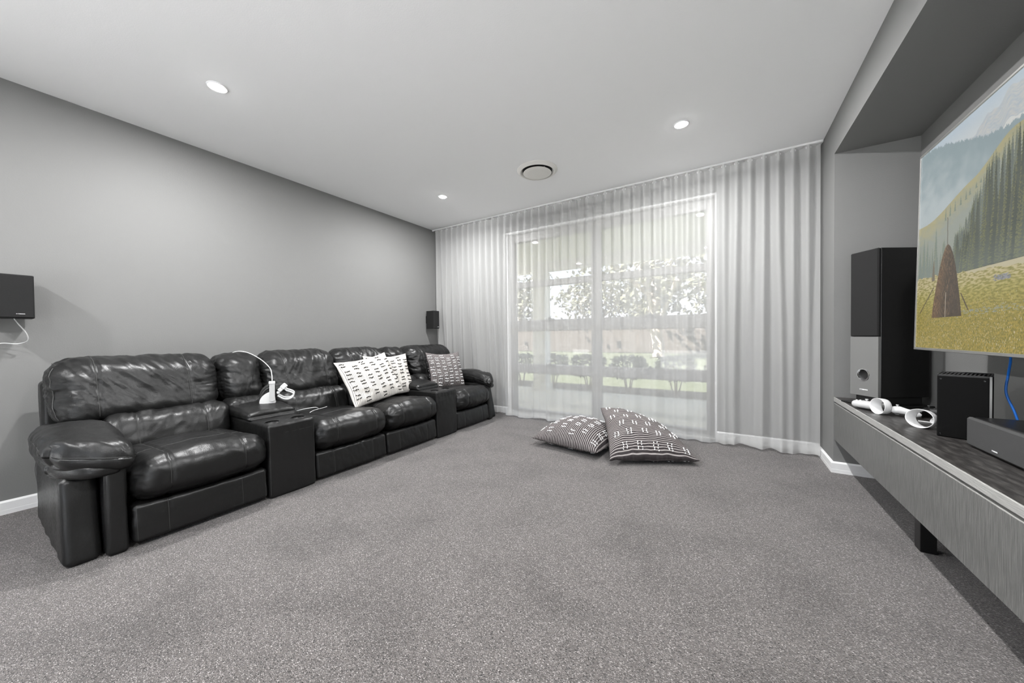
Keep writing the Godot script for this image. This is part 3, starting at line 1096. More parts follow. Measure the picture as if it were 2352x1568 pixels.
func television() -> void:
	var t := thing("television", "large silver-framed flat television showing a haystack in a misty mountain meadow", "television", Vector3(0.900, 0.974, -2.842))
	# own axes: x along the screen (towards the camera side), y up, z out of the screen into the room
	t.basis = Basis(Vector3(0, 0, 1), Vector3(0.018, 1, 0).normalized(), Vector3(-1, 0.018, 0).normalized())
	var st := S()
	bx(st, Vector3(0, 0, -0.03), Vector3(TVW, 0.013, 0.0), 0.0015)
	bx(st, Vector3(0, TVH - 0.011, -0.03), Vector3(TVW, TVH, 0.0), 0.0015)
	bx(st, Vector3(0, 0.013, -0.03), Vector3(0.011, TVH - 0.011, 0.0), 0.0015)
	bx(st, Vector3(TVW - 0.011, 0.013, -0.03), Vector3(TVW, TVH - 0.011, 0.0), 0.0015)
	obj("bezel", fin(st), M.tv_frame, t)
	obj("back_cover", box(Vector3(0.012, 0.002, -0.05), Vector3(TVW - 0.012, TVH - 0.012, -0.006), 0.008), M.black_plastic, t)
	obj("wall_mount", box(Vector3(0.7, 0.35, -0.25), Vector3(1.18, 0.75, -0.05), 0.01), M.black_satin, t)
	# the screen itself
	st = SurfaceTool.new()
	st.begin(Mesh.PRIMITIVE_TRIANGLES)
	var a := Vector2(0.011, 0.013)
	var b := Vector2(TVW - 0.011, TVH - 0.011)
	var cs := [Vector3(a.x, b.y, -0.0035), Vector3(b.x, b.y, -0.0035), Vector3(b.x, a.y, -0.0035), Vector3(a.x, a.y, -0.0035)]
	var us := [Vector2(0, 0), Vector2(1, 0), Vector2(1, 1), Vector2(0, 1)]
	for k in [0, 1, 2, 0, 2, 3]:
		st.set_uv(us[k])
		st.set_normal(Vector3(0, 0, 1))
		st.add_vertex(cs[k])
	var m := StandardMaterial3D.new()
	m.resource_name = "tv_screen_picture"
	m.albedo_color = g(12)
	m.roughness = 0.22
	m.metallic_specular = 0.45
	m.emission_enabled = true
	m.emission = Color.BLACK
	m.emission_texture = ImageTexture.create_from_image(paint_meadow())
	m.emission_energy_multiplier = 0.55
	obj("screen", st.commit(), m, t)

func px(im: Image, x: float, y: float, w: float, h: float, c: Color) -> void:
	im.fill_rect(Rect2i(int(round(x)), int(round(y)), maxi(1, int(round(w))), maxi(1, int(round(h)))), c)

func mixc(a: Color, b: Color, t: float) -> Color:
	return a.lerp(b, clampf(t, 0, 1))

func conifer(im: Image, cx: float, top: float, base: float, hw: float, c: Color, lit: Color) -> void:
	var y := top
	while y < base:
		var t := (y - top) / (base - top)
		var tooth := 0.65 + 0.35 * absf(sin(y * 0.55 + cx))
		var w := maxf(0.6, hw * pow(t, 0.8) * tooth)
		px(im, cx - w, y, w * 2, 1, mixc(c, lit, 0.25 * rng.randf()))
		if rng.randf() < 0.75:
			px(im, cx - w, y, w * 0.7 * rng.randf(), 1, lit)
		y += 1

func paint_meadow() -> Image:
	rng.seed = 31
	var W := 800
	var Hh := 450
	var im := Image.create(W, Hh, false, Image.FORMAT_RGB8)
	var X := func(u: float) -> float: return u * W
	var Y := func(v: float) -> float: return v * Hh
	# sky and far snowy range
	for y in Hh:
		px(im, 0, y, W, 1, mixc(rgb(178, 192, 202), rgb(206, 206, 202), y / (0.16 * Hh)))
	for x in W:
		var u := float(x) / W
		# pale far range
		var far := 0.03 + 0.05 * sin(u * 9.0 + 0.6) + 0.02 * nz.get_noise_2d(u * 14.0, 3.0)
		for k in 26:
			px(im, x, Y.call(far + 0.05) + k * 2, 1, 2, mixc(rgb(196, 194, 188), rgb(168, 180, 188), 0.5 + 0.5 * nz.get_noise_2d(u * 30.0, k * 0.35)))
	# misty wooded ridge
	for x in W:
		var u := float(x) / W
		var rv := lerpf(0.0, 0.16, smoothstep(0.02, 0.4, u)) - 0.03 * smoothstep(0.4, 0.9, u)
		rv += 0.008 * nz.get_noise_2d(u * 60.0, 8.0) + 0.008 * rng.randf()
		var y0: float = Y.call(rv)
		var y := y0
		while y < Y.call(0.66):
			var t: float = (y - y0) / Y.call(0.35)
			var c := mixc(rgb(138, 154, 158), rgb(172, 182, 184), smoothstep(0.0, 1.0, t + 0.25 * nz.get_noise_2d(u * 12.0, y * 0.02)))
			px(im, x, y, 1, 3, c)
			y += 3
	# sunlit slope behind the firs
	for x in W:
		var u := float(x) / W
		var hv := 0.375 - 0.10 * smoothstep(0.04, 0.30, u) - 0.09 * smoothstep(0.26, 0.40, u) + 0.05 * smoothstep(0.5, 1.0, u)
		var y: float = Y.call(hv)
		while y < Y.call(0.66):
			var t: float = (y / Hh - hv) / 0.22
			var c := mixc(rgb(164, 158, 120), rgb(144, 150, 140), 2.2 * t + 0.3 * nz.get_noise_2d(u * 20.0, y * 0.05))
			px(im, x, y, 1, 2, c)
			y += 2
	px(im, 0, Y.call(0.652), W, Y.call(0.06), rgb(184, 176, 146))
	# hazy firs low on the slope, then the dark stand on the right
	for k in 46:
		var u := rng.randf_range(-0.02, 0.34)
		var b := rng.randf_range(0.56, 0.66)
		var hgt := rng.randf_range(0.07, 0.16)
		conifer(im, X.call(u), Y.call(b - hgt), Y.call(0.66), W * hgt * 0.10, mixc(rgb(122, 134, 128), rgb(104, 112, 96), u * 3.0), rgb(142, 146, 122))
	for k in 8:
		var u := 0.15 + 0.02 * k + rng.randf_range(-0.005, 0.005)
		conifer(im, X.call(u), Y.call(0.34 - 0.006 * k), Y.call(0.40 - 0.012 * k), 4, rgb(118, 128, 118), rgb(130, 138, 116))
	for layer in 2:
		for k in 170:
			var u := 0.20 + 0.84 * (k / 170.0) + rng.randf_range(-0.02, 0.02)
			var edge := 0.47 - 0.25 * smoothstep(0.20, 0.34, u) - 0.07 * smoothstep(0.33, 0.46, u) + 0.06 * smoothstep(0.6, 1.0, u)
			var top := edge + (0.10 + 0.45 * layer) * rng.randf() * (0.66 - edge)
			var dk := mixc(rgb(86, 96, 92), rgb(106, 114, 108), rng.randf()) if layer == 0 else mixc(rgb(52, 60, 54), rgb(74, 82, 74), rng.randf())
			conifer(im, X.call(u), Y.call(top), Y.call(0.66), W * (0.012 + 0.008 * rng.randf()) + 2, dk, rgb(104, 106, 66) if layer == 1 else rgb(116, 120, 96))
	# drifting light between the trunks at the foot of the stand
	for y in range(int(Y.call(0.50)), int(Y.call(0.66))):
		for x in range(0, W, 2):
			var t: float = smoothstep(0.50, 0.67, float(y) / Hh) * 0.42
			im.set_pixel(x, y, mixc(im.get_pixel(x, y), rgb(126, 134, 130), t))
			if x + 1 < W:
				im.set_pixel(x + 1, y, mixc(im.get_pixel(x + 1, y), rgb(126, 134, 130), t))
	# meadow
	for y in range(int(Y.call(0.635)), Hh):
		var v := float(y) / Hh
		for x in range(0, W, 2):
			var u := float(x) / W
			var line := 0.638 + 0.045 * smoothstep(0.0, 0.45, u) + 0.01 * nz.get_noise_2d(u * 22.0, 1.0)
			if v < line:
				continue
			var n := nz.get_noise_2d(u * 40.0, v * 90.0)
			var c := mixc(rgb(190, 178, 138), rgb(168, 158, 86), smoothstep(0.67, 0.76, v + 0.03 * n))
			c = mixc(c, rgb(156, 140, 62), smoothstep(0.74, 0.86, v + 0.04 * n))
			c = mixc(c, rgb(112, 108, 44), clampf(0.7 * n + 0.25, 0, 0.7))
			px(im, x, y, 2, 1, c)
	for k in 26000:
		var v := 0.74 + 0.26 * sqrt(rng.randf())
		var u := rng.randf()
		var n := rng.randf()
		var c := mixc(rgb(100, 98, 34), rgb(194, 166, 80), n)
		if n > 0.93:
			c = rgb(196, 186, 160)
		px(im, X.call(u), Y.call(v), 1, 1 + 4 * (v - 0.7) / 0.3 * rng.randf(), c)
	# shadow streak of the stack and grey stones as the picture shows them
	for k in 160:
		var u := lerpf(0.20, 0.50, rng.randf())
		px(im, X.call(u), Y.call(0.835 + 0.008 * rng.randfn()), 9 * rng.randf(), 1, mixc(rgb(150, 158, 160), rgb(126, 134, 122), rng.randf()))
	for k in 60:
		px(im, X.call(0.345 + 0.05 * rng.randf()), Y.call(0.705 + 0.02 * rng.randf()), 5, 2, mixc(rgb(148, 148, 150), rgb(112, 114, 118), rng.randf()))
	# small far stack
	for y in range(int(Y.call(0.57)), int(Y.call(0.67))):
		var t: float = (y - Y.call(0.57)) / Y.call(0.10)
		px(im, X.call(0.092) - 6 * pow(t, 0.7), y, 12 * pow(t, 0.7) + 1, 1, rgb(112, 104, 88))
	# the haystack with its pole and stays
	for y in range(int(Y.call(0.39)), int(Y.call(0.53))):
		px(im, X.call(0.1555) + (y - Y.call(0.39)) * 0.04, y, 2, 1, rgb(82, 70, 58))
	for y in range(int(Y.call(0.515)), int(Y.call(0.85))):
		var t: float = (y - Y.call(0.515)) / Y.call(0.335)
		var wl := 0.072 * pow(t, 0.58)
		var wr := 0.072 * pow(t, 0.54)
		if t > 0.85:
			wl *= 1.0 - 0.25 * (t - 0.85)
		var x0: float = X.call(0.16 - wl)
		var x1: float = X.call(0.16 + wr)
		var x := x0
		while x < x1:
			var s := (x - x0) / maxf(1.0, x1 - x0)
			var c := mixc(rgb(132, 100, 66), rgb(80, 66, 50), smoothstep(0.08, 0.5, s))
			c = mixc(c, rgb(48, 38, 28), 0.7 * rng.randf())
			px(im, x, y, 1, 2, c)
			x += 1
	for k in 900:
		var t := rng.randf()
		var sp := 0.066 * pow(t, 0.56) * rng.randf_range(-1.0, 1.0)
		var lit := clampf(0.5 - sp * 9.0, 0, 1)
		px(im, X.call(0.16 + sp), Y.call(0.515 + 0.32 * t), 1, rng.randf_range(3, 8), mixc(rgb(52, 42, 32), mixc(rgb(98, 82, 62), rgb(168, 134, 92), lit), rng.randf()))
	px(im, X.call(0.158), Y.call(0.735), 2, Y.call(0.115), rgb(176, 164, 146))
	for k in 60:
		var q := k / 60.0
		px(im, lerpf(X.call(0.095), X.call(0.02), q), lerpf(Y.call(0.70), Y.call(0.82), q), 2, 2, rgb(60, 48, 36))
		px(im, lerpf(X.call(0.226), X.call(0.258), q), lerpf(Y.call(0.75), Y.call(0.825), q), 2, 2, rgb(66, 52, 40))
	return im

# ---------------------------------------------------------------- loudspeakers
func badge(parent: Node, at: Transform3D, width: float) -> void:
	# small round emblem and maker's lettering
	var tm := TextMesh.new()
	var f := SystemFont.new()
	f.font_names = PackedStringArray(["Droid Sans"])
	f.font_weight = 700
	tm.font = f
	tm.text = "YAMAHA"
	tm.font_size = 16
	tm.depth = 0.02
	tm.pixel_size = 0.01
	var o := MeshInstance3D.new()
	o.name = "lettering"
	o.mesh = tm
	o.material_override = M.mark_white
	parent.add_child(o, true)
	var bb := tm.get_aabb()
	var k := width * 0.80 / bb.size.x
	o.transform = at * Transform3D(Basis().scaled(Vector3(k, k, k)), Vector3(width * 0.10, 0, 0) - bb.get_center() * Vector3(k, k, 0) + Vector3(0, 0, -bb.position.z * k))
	var st := S()
	var rr := width * 0.075
	lathe(st, [Vector2(rr * 0.72, 0.0004), Vector2(rr, 0.0004), Vector2(rr, 0)], 24, at * Transform3D(Basis(Vector3.RIGHT, PI / 2), Vector3(-width * 0.42, 0, 0)))
	for a in 3:
		var ang := TAU * a / 3.0 + PI / 2
		bx(st, Vector3(-rr * 0.09, -rr * 0.1, 0), Vector3(rr * 0.09, rr * 0.85, 0.0004), 0.0, at * Transform3D(Basis(Vector3(0, 0, 1), ang - PI / 2), Vector3(-width * 0.42, 0, 0)))
	obj("emblem", fin(st), M.mark_white, parent)

func tower_speaker() -> void:
	# own axes: x across the front, y up, z out of the front; front-bottom-left corner of the box lies at the origin
	var t := thing("tower_speaker", "tall black tower loudspeaker with a silver lower front standing on the cabinet", "speaker", Vector3(0.749, TOP, -3.325))
	var fd := Vector3(0.525, 0, 0.851)
	t.basis = Basis(fd.normalized(), Vector3.UP, fd.normalized().cross(Vector3.UP))
	var W := 0.185
	var y0 := 0.063
	var y1 := 1.041
	var D := 0.335
	obj("base_plate", box(Vector3(-0.035, 0.0, -D - 0.0), Vector3(W + 0.035, 0.012, 0.035), 0.004), M.black_satin, t)
	obj("plinth", box(Vector3(0.02, 0.012, -D + 0.03), Vector3(W - 0.012, y0, -0.02), 0.002), M.black_plastic, t)
	obj("cabinet_body", box(Vector3(0.0, y0, -D), Vector3(W, y1, -0.018), 0.002), M.black_vinyl, t)
	# lower baffle with its port
	var cg := CSGCombiner3D.new()
	cg.name = "lower_baffle"
	var b := CSGBox3D.new()
	b.size = Vector3(W, 0.40, 0.018)
	b.position = Vector3(W / 2, y0 + 0.20, -0.009)
	b.material = M.silver_panel
	cg.add_child(b)
	var c := CSGCylinder3D.new()
	c.operation = CSGShape3D.OPERATION_SUBTRACTION
	c.radius = 0.0375
	c.height = 0.2
	c.sides = 48
	c.material = M.black_plastic
	c.rotation = Vector3(PI / 2, 0, 0)
	var port := Vector3(W * 0.5 - 0.004, y0 + 0.142, 0)
	c.position = port
	cg.add_child(c)
	t.add_child(cg)
	var st := S()
	lathe(st, [Vector2(0.031, -0.03), Vector2(0.033, -0.002), Vector2(0.036, 0.004), Vector2(0.041, 0.003), Vector2(0.043, 0.0)], 48, Transform3D(Basis(Vector3.RIGHT, PI / 2), port))
	obj("port_ring", fin(st), M.bright_metal, t)
	st = S()
	lathe(st, [Vector2(0.0, -0.014), Vector2(0.0365, -0.014)], 32, Transform3D(Basis(Vector3.RIGHT, PI / 2), port))
	obj("port_tube", fin(st), M.black_plastic, t)
	obj("grille", box(Vector3(0.0, y0 + 0.402, -0.018), Vector3(W - 0.0, y1, 0.004), 0.006), M.grille_cloth, t)
	badge(t, Transform3D(Basis(), Vector3(W * 0.5, y0 + 0.042, 0.0006)), 0.056)

func wall_speakers() -> void:
	# near one: front faces the room
	var a := thing("wall_speaker", "small black wall loudspeaker with a white cable looping beneath it", "speaker", Vector3(XL, 1.21, -0.18), "surround loudspeakers on the grey wall")
	speaker_box(a, 0.092)
	var b := thing("wall_speaker", "small black wall loudspeaker beside the sheer curtain above the far armrest", "speaker", Vector3(XL, 1.195, -3.752), "surround loudspeakers on the grey wall")
	speaker_box(b, 0.052)

func speaker_box(t: Node3D, hw: float) -> void:
	obj("cabinet_body", box(Vector3(0.035, 0, -hw), Vector3(0.183, 0.262, hw), 0.003), M.black_plastic, t)
	obj("grille", box(Vector3(0.1835, 0.001, -hw + 0.001), Vector3(0.2, 0.261, hw - 0.001), 0.006), M.grille_cloth, t)
	obj("wall_bracket", box(Vector3(0.0, 0.08, -0.03), Vector3(0.036, 0.19, 0.03), 0.003), M.black_satin, t)
	badge(t, Transform3D(Basis(Vector3.UP, PI / 2), Vector3(0.2006, 0.026, -hw + 0.052 if hw > 0.08 else -hw + 0.03)), 0.032)

func centre_speaker() -> void:
	var t := thing("centre_speaker", "low dark grey cloth-fronted centre loudspeaker lying on the cabinet", "speaker", Vector3(0.88, TOP, -2.285))
	obj("cabinet_body", box(Vector3(0.02, 0.006, 0.004), Vector3(0.225, 0.128, 0.506), 0.004), M.black_vinyl, t)
	obj("grille", box(Vector3(0.0, 0.007, 0.0), Vector3(0.021, 0.127, 0.51), 0.007), M.grille_grey, t)
	for z in [0.05, 0.46]:
		obj("foot", box(Vector3(0.04, 0.0, z - 0.012), Vector3(0.064, 0.007, z + 0.012), 0.002), M.black_plastic, t)
		obj("foot", box(Vector3(0.18, 0.0, z - 0.012), Vector3(0.204, 0.007, z + 0.012), 0.002), M.black_plastic, t)
	badge(t, Transform3D(Basis(Vector3.UP, -PI / 2), Vector3(-0.0006, 0.028, 0.188)), 0.034)

# ---------------------------------------------------------------- game console standing on end
func console_box() -> void:
	var t := thing("game_console", "matte black box-shaped game console standing upright on the cabinet", "console", Vector3(0.848, TOP, -2.437))
	var fd := Vector3(0.908, 0, 0.418).normalized()
	t.basis = Basis(fd, Vector3.UP, fd.cross(Vector3.UP))
	var W := 0.152
	var Hh := 0.297
	var D := 0.15
	var st := S()
	bx(st, Vector3(0.0, 0, -D), Vector3(W, Hh - 0.012, -0.004), 0.003)
	obj("body", fin(st), M.matte_black, t)
	obj("side_panel", box(Vector3(0.003, 0.003, -0.006), Vector3(W - 0.007, Hh - 0.012, 0.0), 0.0015), M.matte_black, t)
	# raised rim round the vented top
	st = S()
	bx(st, Vector3(0.0, Hh - 0.013, -D), Vector3(W, Hh, -D + 0.006), 0.001)
	bx(st, Vector3(0.0, Hh - 0.013, -0.008), Vector3(W, Hh - 0.004, -0.002), 0.001)
	bx(st, Vector3(0.0, Hh - 0.013, -D), Vector3(0.006, Hh - 0.002, -0.002), 0.001)
	bx(st, Vector3(W - 0.006, Hh - 0.013, -D), Vector3(W, Hh - 0.002, -0.002), 0.001)
	obj("top_rim", fin(st), M.dark_grey, t)
	for k in 12:
		var x := 0.012 + k * (W - 0.024) / 11.0
		obj("vent_slat", box(Vector3(x - 0.0025, Hh - 0.013, -D + 0.006), Vector3(x + 0.0025, Hh - 0.003, -0.008)), M.dark_grey, t)
	obj("edge_strip", box(Vector3(W - 0.006, 0.0, -0.012), Vector3(W + 0.0012, Hh - 0.006, -0.0005), 0.0005), M.silver_panel, t)
	for x in [0.012, W - 0.018]:
		for y in [0.014, Hh - 0.026]:
			st = S()
			lathe(st, [Vector2(0.0, 0.003), Vector2(0.003, 0.0028), Vector2(0.0045, 0.0)], 16, Transform3D(Basis(Vector3.RIGHT, PI / 2), Vector3(x, y, 0.0)))
			obj("rubber_foot", fin(st), M.black_satin, t)

# ---------------------------------------------------------------- hand controllers
func ring_controller(label: String, at: Vector3, ring_basis: Basis, grip_dir: Vector3) -> void:
	var t := thing("motion_controller", label, "controller", at, "white motion controllers on the cabinet")
	# flared tracking ring: swept strip of changing width
	var st := SurfaceTool.new()
	st.begin(Mesh.PRIMITIVE_TRIANGLES)
	st.set_smooth_group(0)
	var R := 0.048
	var n := 56
	var prof := []
	for i in n:
		var a := TAU * i / n
		var wd := 0.026 + 0.012 * (0.5 - 0.5 * cos(a))
		var ring := []
		for k in 12:
			var b := TAU * k / 12
			var rad := R + 0.0032 * cos(b) + 0.006 * sin(b) * absf(sin(b)) * 0.6
			ring.append(ring_basis * Vector3(cos(a) * rad * 1.08, sin(a) * rad * 0.92, sin(b) * wd * 0.75))
		prof.append(ring)
	for i in n:
		for k in 12:
			var p0: Vector3 = prof[i][k]
			var p1: Vector3 = prof[(i + 1) % n][k]
			var p2: Vector3 = prof[(i + 1) % n][(k + 1) % 12]
			var p3: Vector3 = prof[i][(k + 1) % 12]
			var a := TAU * (i + 0.5) / n
			var mid: Vector3 = ring_basis * Vector3(cos(a) * R * 1.08, sin(a) * R * 0.92, 0)
			quad(st, p0, p1, p2, p3, (p0 + p2) * 0.5 - mid)
	var up := Vector3(0, 0.046, 0)
	var rg := obj("tracking_ring", fin(st), M.white_plastic, t)
	rg.position = up
	# face plate and grip behind the ring
	var st2 := S()
	var s0 := up + grip_dir * 0.046 + Vector3(0, -0.012, 0)
	tube(st2, [s0 - grip_dir * 0.012, s0, s0 + grip_dir * 0.022 + Vector3(0, 0.002, 0), s0 + grip_dir * 0.05 + Vector3(0, -0.004, 0), s0 + grip_dir * 0.095 + Vector3(0, -0.014, 0), s0 + grip_dir * 0.108 + Vector3(0, -0.017, 0)], [0.010, 0.020, 0.022, 0.018, 0.016, 0.006], 16)
	obj("grip", fin(st2), M.white_plastic, t)
	var st3 := S()
	var side := grip_dir.cross(Vector3.UP).normalized()
	tube(st3, [s0 + grip_dir * 0.004 - side * 0.004 + Vector3(0, -0.012, 0), s0 + grip_dir * 0.012 - side * 0.010 + Vector3(0, -0.021, 0), s0 + grip_dir * 0.022 - side * 0.012 + Vector3(0, -0.026, 0)], [0.008, 0.0085, 0.004], 10)
	obj("trigger", fin(st3), M.pale_grey_plastic, t)
	var st4 := S()
	lathe(st4, [Vector2(0.0, 0.012), Vector2(0.006, 0.011), Vector2(0.007, 0.008), Vector2(0.003, 0.006), Vector2(0.003, 0.0)], 16, Transform3D(Basis(), s0 + grip_dir * 0.016 + Vector3(0, 0.021, 0)))
	obj("thumb_stick", fin(st4), M.pale_grey_plastic, t)

func gamepad(label: String, at: Vector3, turn: float, m: Material, coloured: bool) -> void:
	var t := thing("gamepad", label, "controller", at)
	t.rotation.y = turn
	# body: metaball-like soft slab with two drooping grips
	var f := func(p: Vector3, n: Vector3, q: Vector3) -> Vector3:
		var o := p
		var gr := smoothstep(0.45, 1.0, absf(q.x))
		o.z += gr * clampf(q.z, 0, 1) * 0.045
		o.x *= 1.0 - 0.18 * clampf(q.z, 0, 1) * gr
		o.y -= gr * clampf(q.z, 0, 1) * 0.012
		o.z -= (1.0 - gr) * clampf(q.z, 0, 1) * 0.012
		return o
	var b := obj("body", soft(Vector3(0.15, 0.044, 0.085), 0.021, Vector3i(20, 2, 8), f, 6), m, t)
	b.position = Vector3(0, 0.030, 0)
	for p in [Vector3(-0.045, 0.052, -0.012), Vector3(0.022, 0.050, 0.018)]:
		var st := S()
		lathe(st, [Vector2(0.0, 0.012), Vector2(0.007, 0.013), Vector2(0.009, 0.010), Vector2(0.005, 0.007), Vector2(0.004, -0.004)], 20, Transform3D(Basis(), p))
		obj("thumb_stick", fin(st), M.dark_grey if coloured else M.pale_grey_plastic, t)
	var cols := [M.mark_yellow, M.mark_blue, M.mark_red, M.mark_white]
	for k in 4:
		var a := TAU * k / 4.0
		var st := S()
		lathe(st, [Vector2(0.0, 0.004), Vector2(0.004, 0.0035), Vector2(0.0052, 0.0), Vector2(0.0052, -0.004)], 16, Transform3D(Basis(), Vector3(0.045 + cos(a) * 0.012, 0.052, -0.012 + sin(a) * 0.012)))
		obj("button", fin(st), cols[k] if coloured else M.pale_grey_plastic, t)
	var st5 := S()
	bx(st5, Vector3(-0.026, 0.050, 0.006), Vector3(-0.010, 0.054, 0.012), 0.001)
	bx(st5, Vector3(-0.021, 0.050, 0.001), Vector3(-0.015, 0.054, 0.017), 0.001)
	obj("direction_pad", fin(st5), M.dark_grey if coloured else M.pale_grey_plastic, t)

func controllers() -> void:
	var view := Vector3(-0.29, 0.08, 0.95).normalized()
	var b1 := Basis.looking_at(Vector3(0.967, -0.06, -0.255), Vector3.UP)
	ring_controller("white ring motion controller lying in front of the pale gamepad", Vector3(0.800, TOP, -2.93), b1, Vector3(0.93, 0, 0.36).normalized())
	var b2 := Basis.looking_at(Vector3(0.80, -0.10, -0.597), Vector3.UP)
	ring_controller("white ring motion controller lying beside the black game console", Vector3(0.862, TOP, -2.61), b2, Vector3(0.96, 0, -0.28).normalized())
	gamepad("pale grey gamepad lying at the foot of the tower loudspeaker", Vector3(0.775, TOP, -3.06), 2.3, M.pale_grey_plastic, false)
	gamepad("black gamepad with coloured buttons lying behind the game console", Vector3(1.035, TOP, -2.93), -0.55, M.black_plastic, true)

# ---------------------------------------------------------------- headset on the console lid
func headset() -> void:
	var t := thing("vr_headset", "white virtual reality headset with a grey face foam resting on the console lid", "headset", Vector3(-3.02, 0.566, -1.275))
	# own axes: x along its depth, y up, z out of its near side; it stands on its front face
	t.basis = Basis(Vector3(0.389, 0, -0.921).normalized(), Vector3.UP, Vector3(0.921, 0, 0.389).normalized())
	var shell := arc(Vector2(0.046, 0.012), 0.097, 0.082, PI, PI * 0.54, 14)
	shell.append_array(PackedVector2Array([Vector2(0.046, 0.080)]))
	shell.append_array(arc(Vector2(0.042, 0.012), 0.012, 0.012, 0.0, -PI / 2, 4))
	shell.append_array(arc(Vector2(-0.040, 0.012), 0.011, 0.012, -PI / 2, -PI * 0.95, 4))
	var st := S()
	prism(st, shell, -0.17, 0.0)
	var inset := PackedVector2Array()
	for p in shell:
		inset.append((p - Vector2(0.005, 0.04)) * 0.9 + Vector2(0.005, 0.04))
	prism(st, inset, -0.174, 0.004)
	obj("shell", fin(st), M.white_plastic, t)
	var fo := arc(Vector2(0.036, 0.03), 0.090, 0.112, PI * 1.05, PI * 0.42, 16)
	fo.append(Vector2(0.05, 0.05))
	st = S()
	prism(st, fo, -0.155, -0.012)
	obj("face_foam", fin(st), M.foam_grey, t)
	var rim := arc(Vector2(0.036, 0.028), 0.078, 0.098, PI, PI * 0.45, 14)
	var st1 := S()
	var pts1 := []
	for p in rim:
		pts1.append(Vector3(p.x, p.y, -0.010))
	tube(st1, pts1, 0.006, 6)
	obj("foam_edge", fin(st1), M.dark_grey, t)
	st = S()
	var bar := arc(Vector2(0.030, 0.036), 0.018, 0.018, PI, TAU, 10)
	bar.append_array(PackedVector2Array([Vector2(0.050, 0.160), Vector2(0.014, 0.162)]))
	prism(st, bar, 0.004, 0.016)
	obj("strap_arm", fin(st), M.pale_grey_plastic, t)
	obj("strap_clip", box(Vector3(0.010, 0.152, -0.012), Vector3(0.052, 0.174, 0.018), 0.004), M.white_plastic, t)
	# head strap looping away along the sofa
	var st2 := S()
	var loop := smooth_path([Vector3(0.108, 0.115, -0.01), Vector3(0.125, 0.092, -0.01), Vector3(0.150, 0.080, -0.01), Vector3(0.172, 0.064, -0.01), Vector3(0.168, 0.040, -0.01), Vector3(0.140, 0.024, 0.0), Vector3(0.105, 0.030, 0.0), Vector3(0.066, 0.058, 0.0)], 6)
	tube(st2, loop, 0.006, 8)
	var l2 := []
	for p in loop:
		l2.append(p + Vector3(0.004, 0.012, -0.014))
	tube(st2, l2, 0.006, 8)
	obj("head_strap", fin(st2), M.white_plastic, t)
	var st3 := S()
	bx(st3, Vector3(-0.022, -0.017, -0.012), Vector3(0.022, 0.017, 0.012), 0.004, Transform3D(Basis(Vector3(0, 0, 1), 0.75), Vector3(0.108, 0.128, 0.0)))
	bx(st3, Vector3(-0.016, -0.014, -0.009), Vector3(0.016, 0.014, 0.009), 0.004, Transform3D(Basis(Vector3(0, 0, 1), 0.75), Vector3(0.086, 0.104, 0.0)))
	bx(st3, Vector3(-0.010, -0.009, -0.007), Vector3(0.012, 0.009, 0.007), 0.003, Transform3D(Basis(Vector3(0, 0, 1), 0.2), Vector3(0.070, 0.082, -0.004)))
	obj("rear_clip", fin(st3), M.white_plastic, t)

# ---------------------------------------------------------------- cushions
func stripe_tex(base: Color, stripe: Color, frac: float, sd: int) -> ImageTexture:
	var im := Image.create(512, 64, false, Image.FORMAT_RGB8)
	var r := RandomNumberGenerator.new()
	r.seed = sd
	for i in 40:
		var x := i * 12.8
		for y in 64:
			var j := 0.06 * r.randf()
			px(im, x, y, 12.8, 1, base.lightened(j))
			px(im, x + 12.8 * (1.0 - frac), y, 12.8 * frac, 1, stripe.darkened(j))
	return ImageTexture.create_from_image(im)

func cushion_point(u: float, v: float, side: float, w: float, h: float, t: float, bend: Callable) -> Vector3:
	var pinch := 0.055
	var x := u * w * 0.5 * (1.0 - pinch * (1.0 - v * v) * absf(u))
	var y := v * h * 0.5 * (1.0 - pinch * (1.0 - u * u) * absf(v))
	var th := t * 0.5 * pow(maxf(0.0, (1.0 - pow(absf(u), 2.4)) * (1.0 - pow(absf(v), 2.4))), 0.55)
	return bend.call(Vector3(x, y, side * th), Vector2(u, v), side)

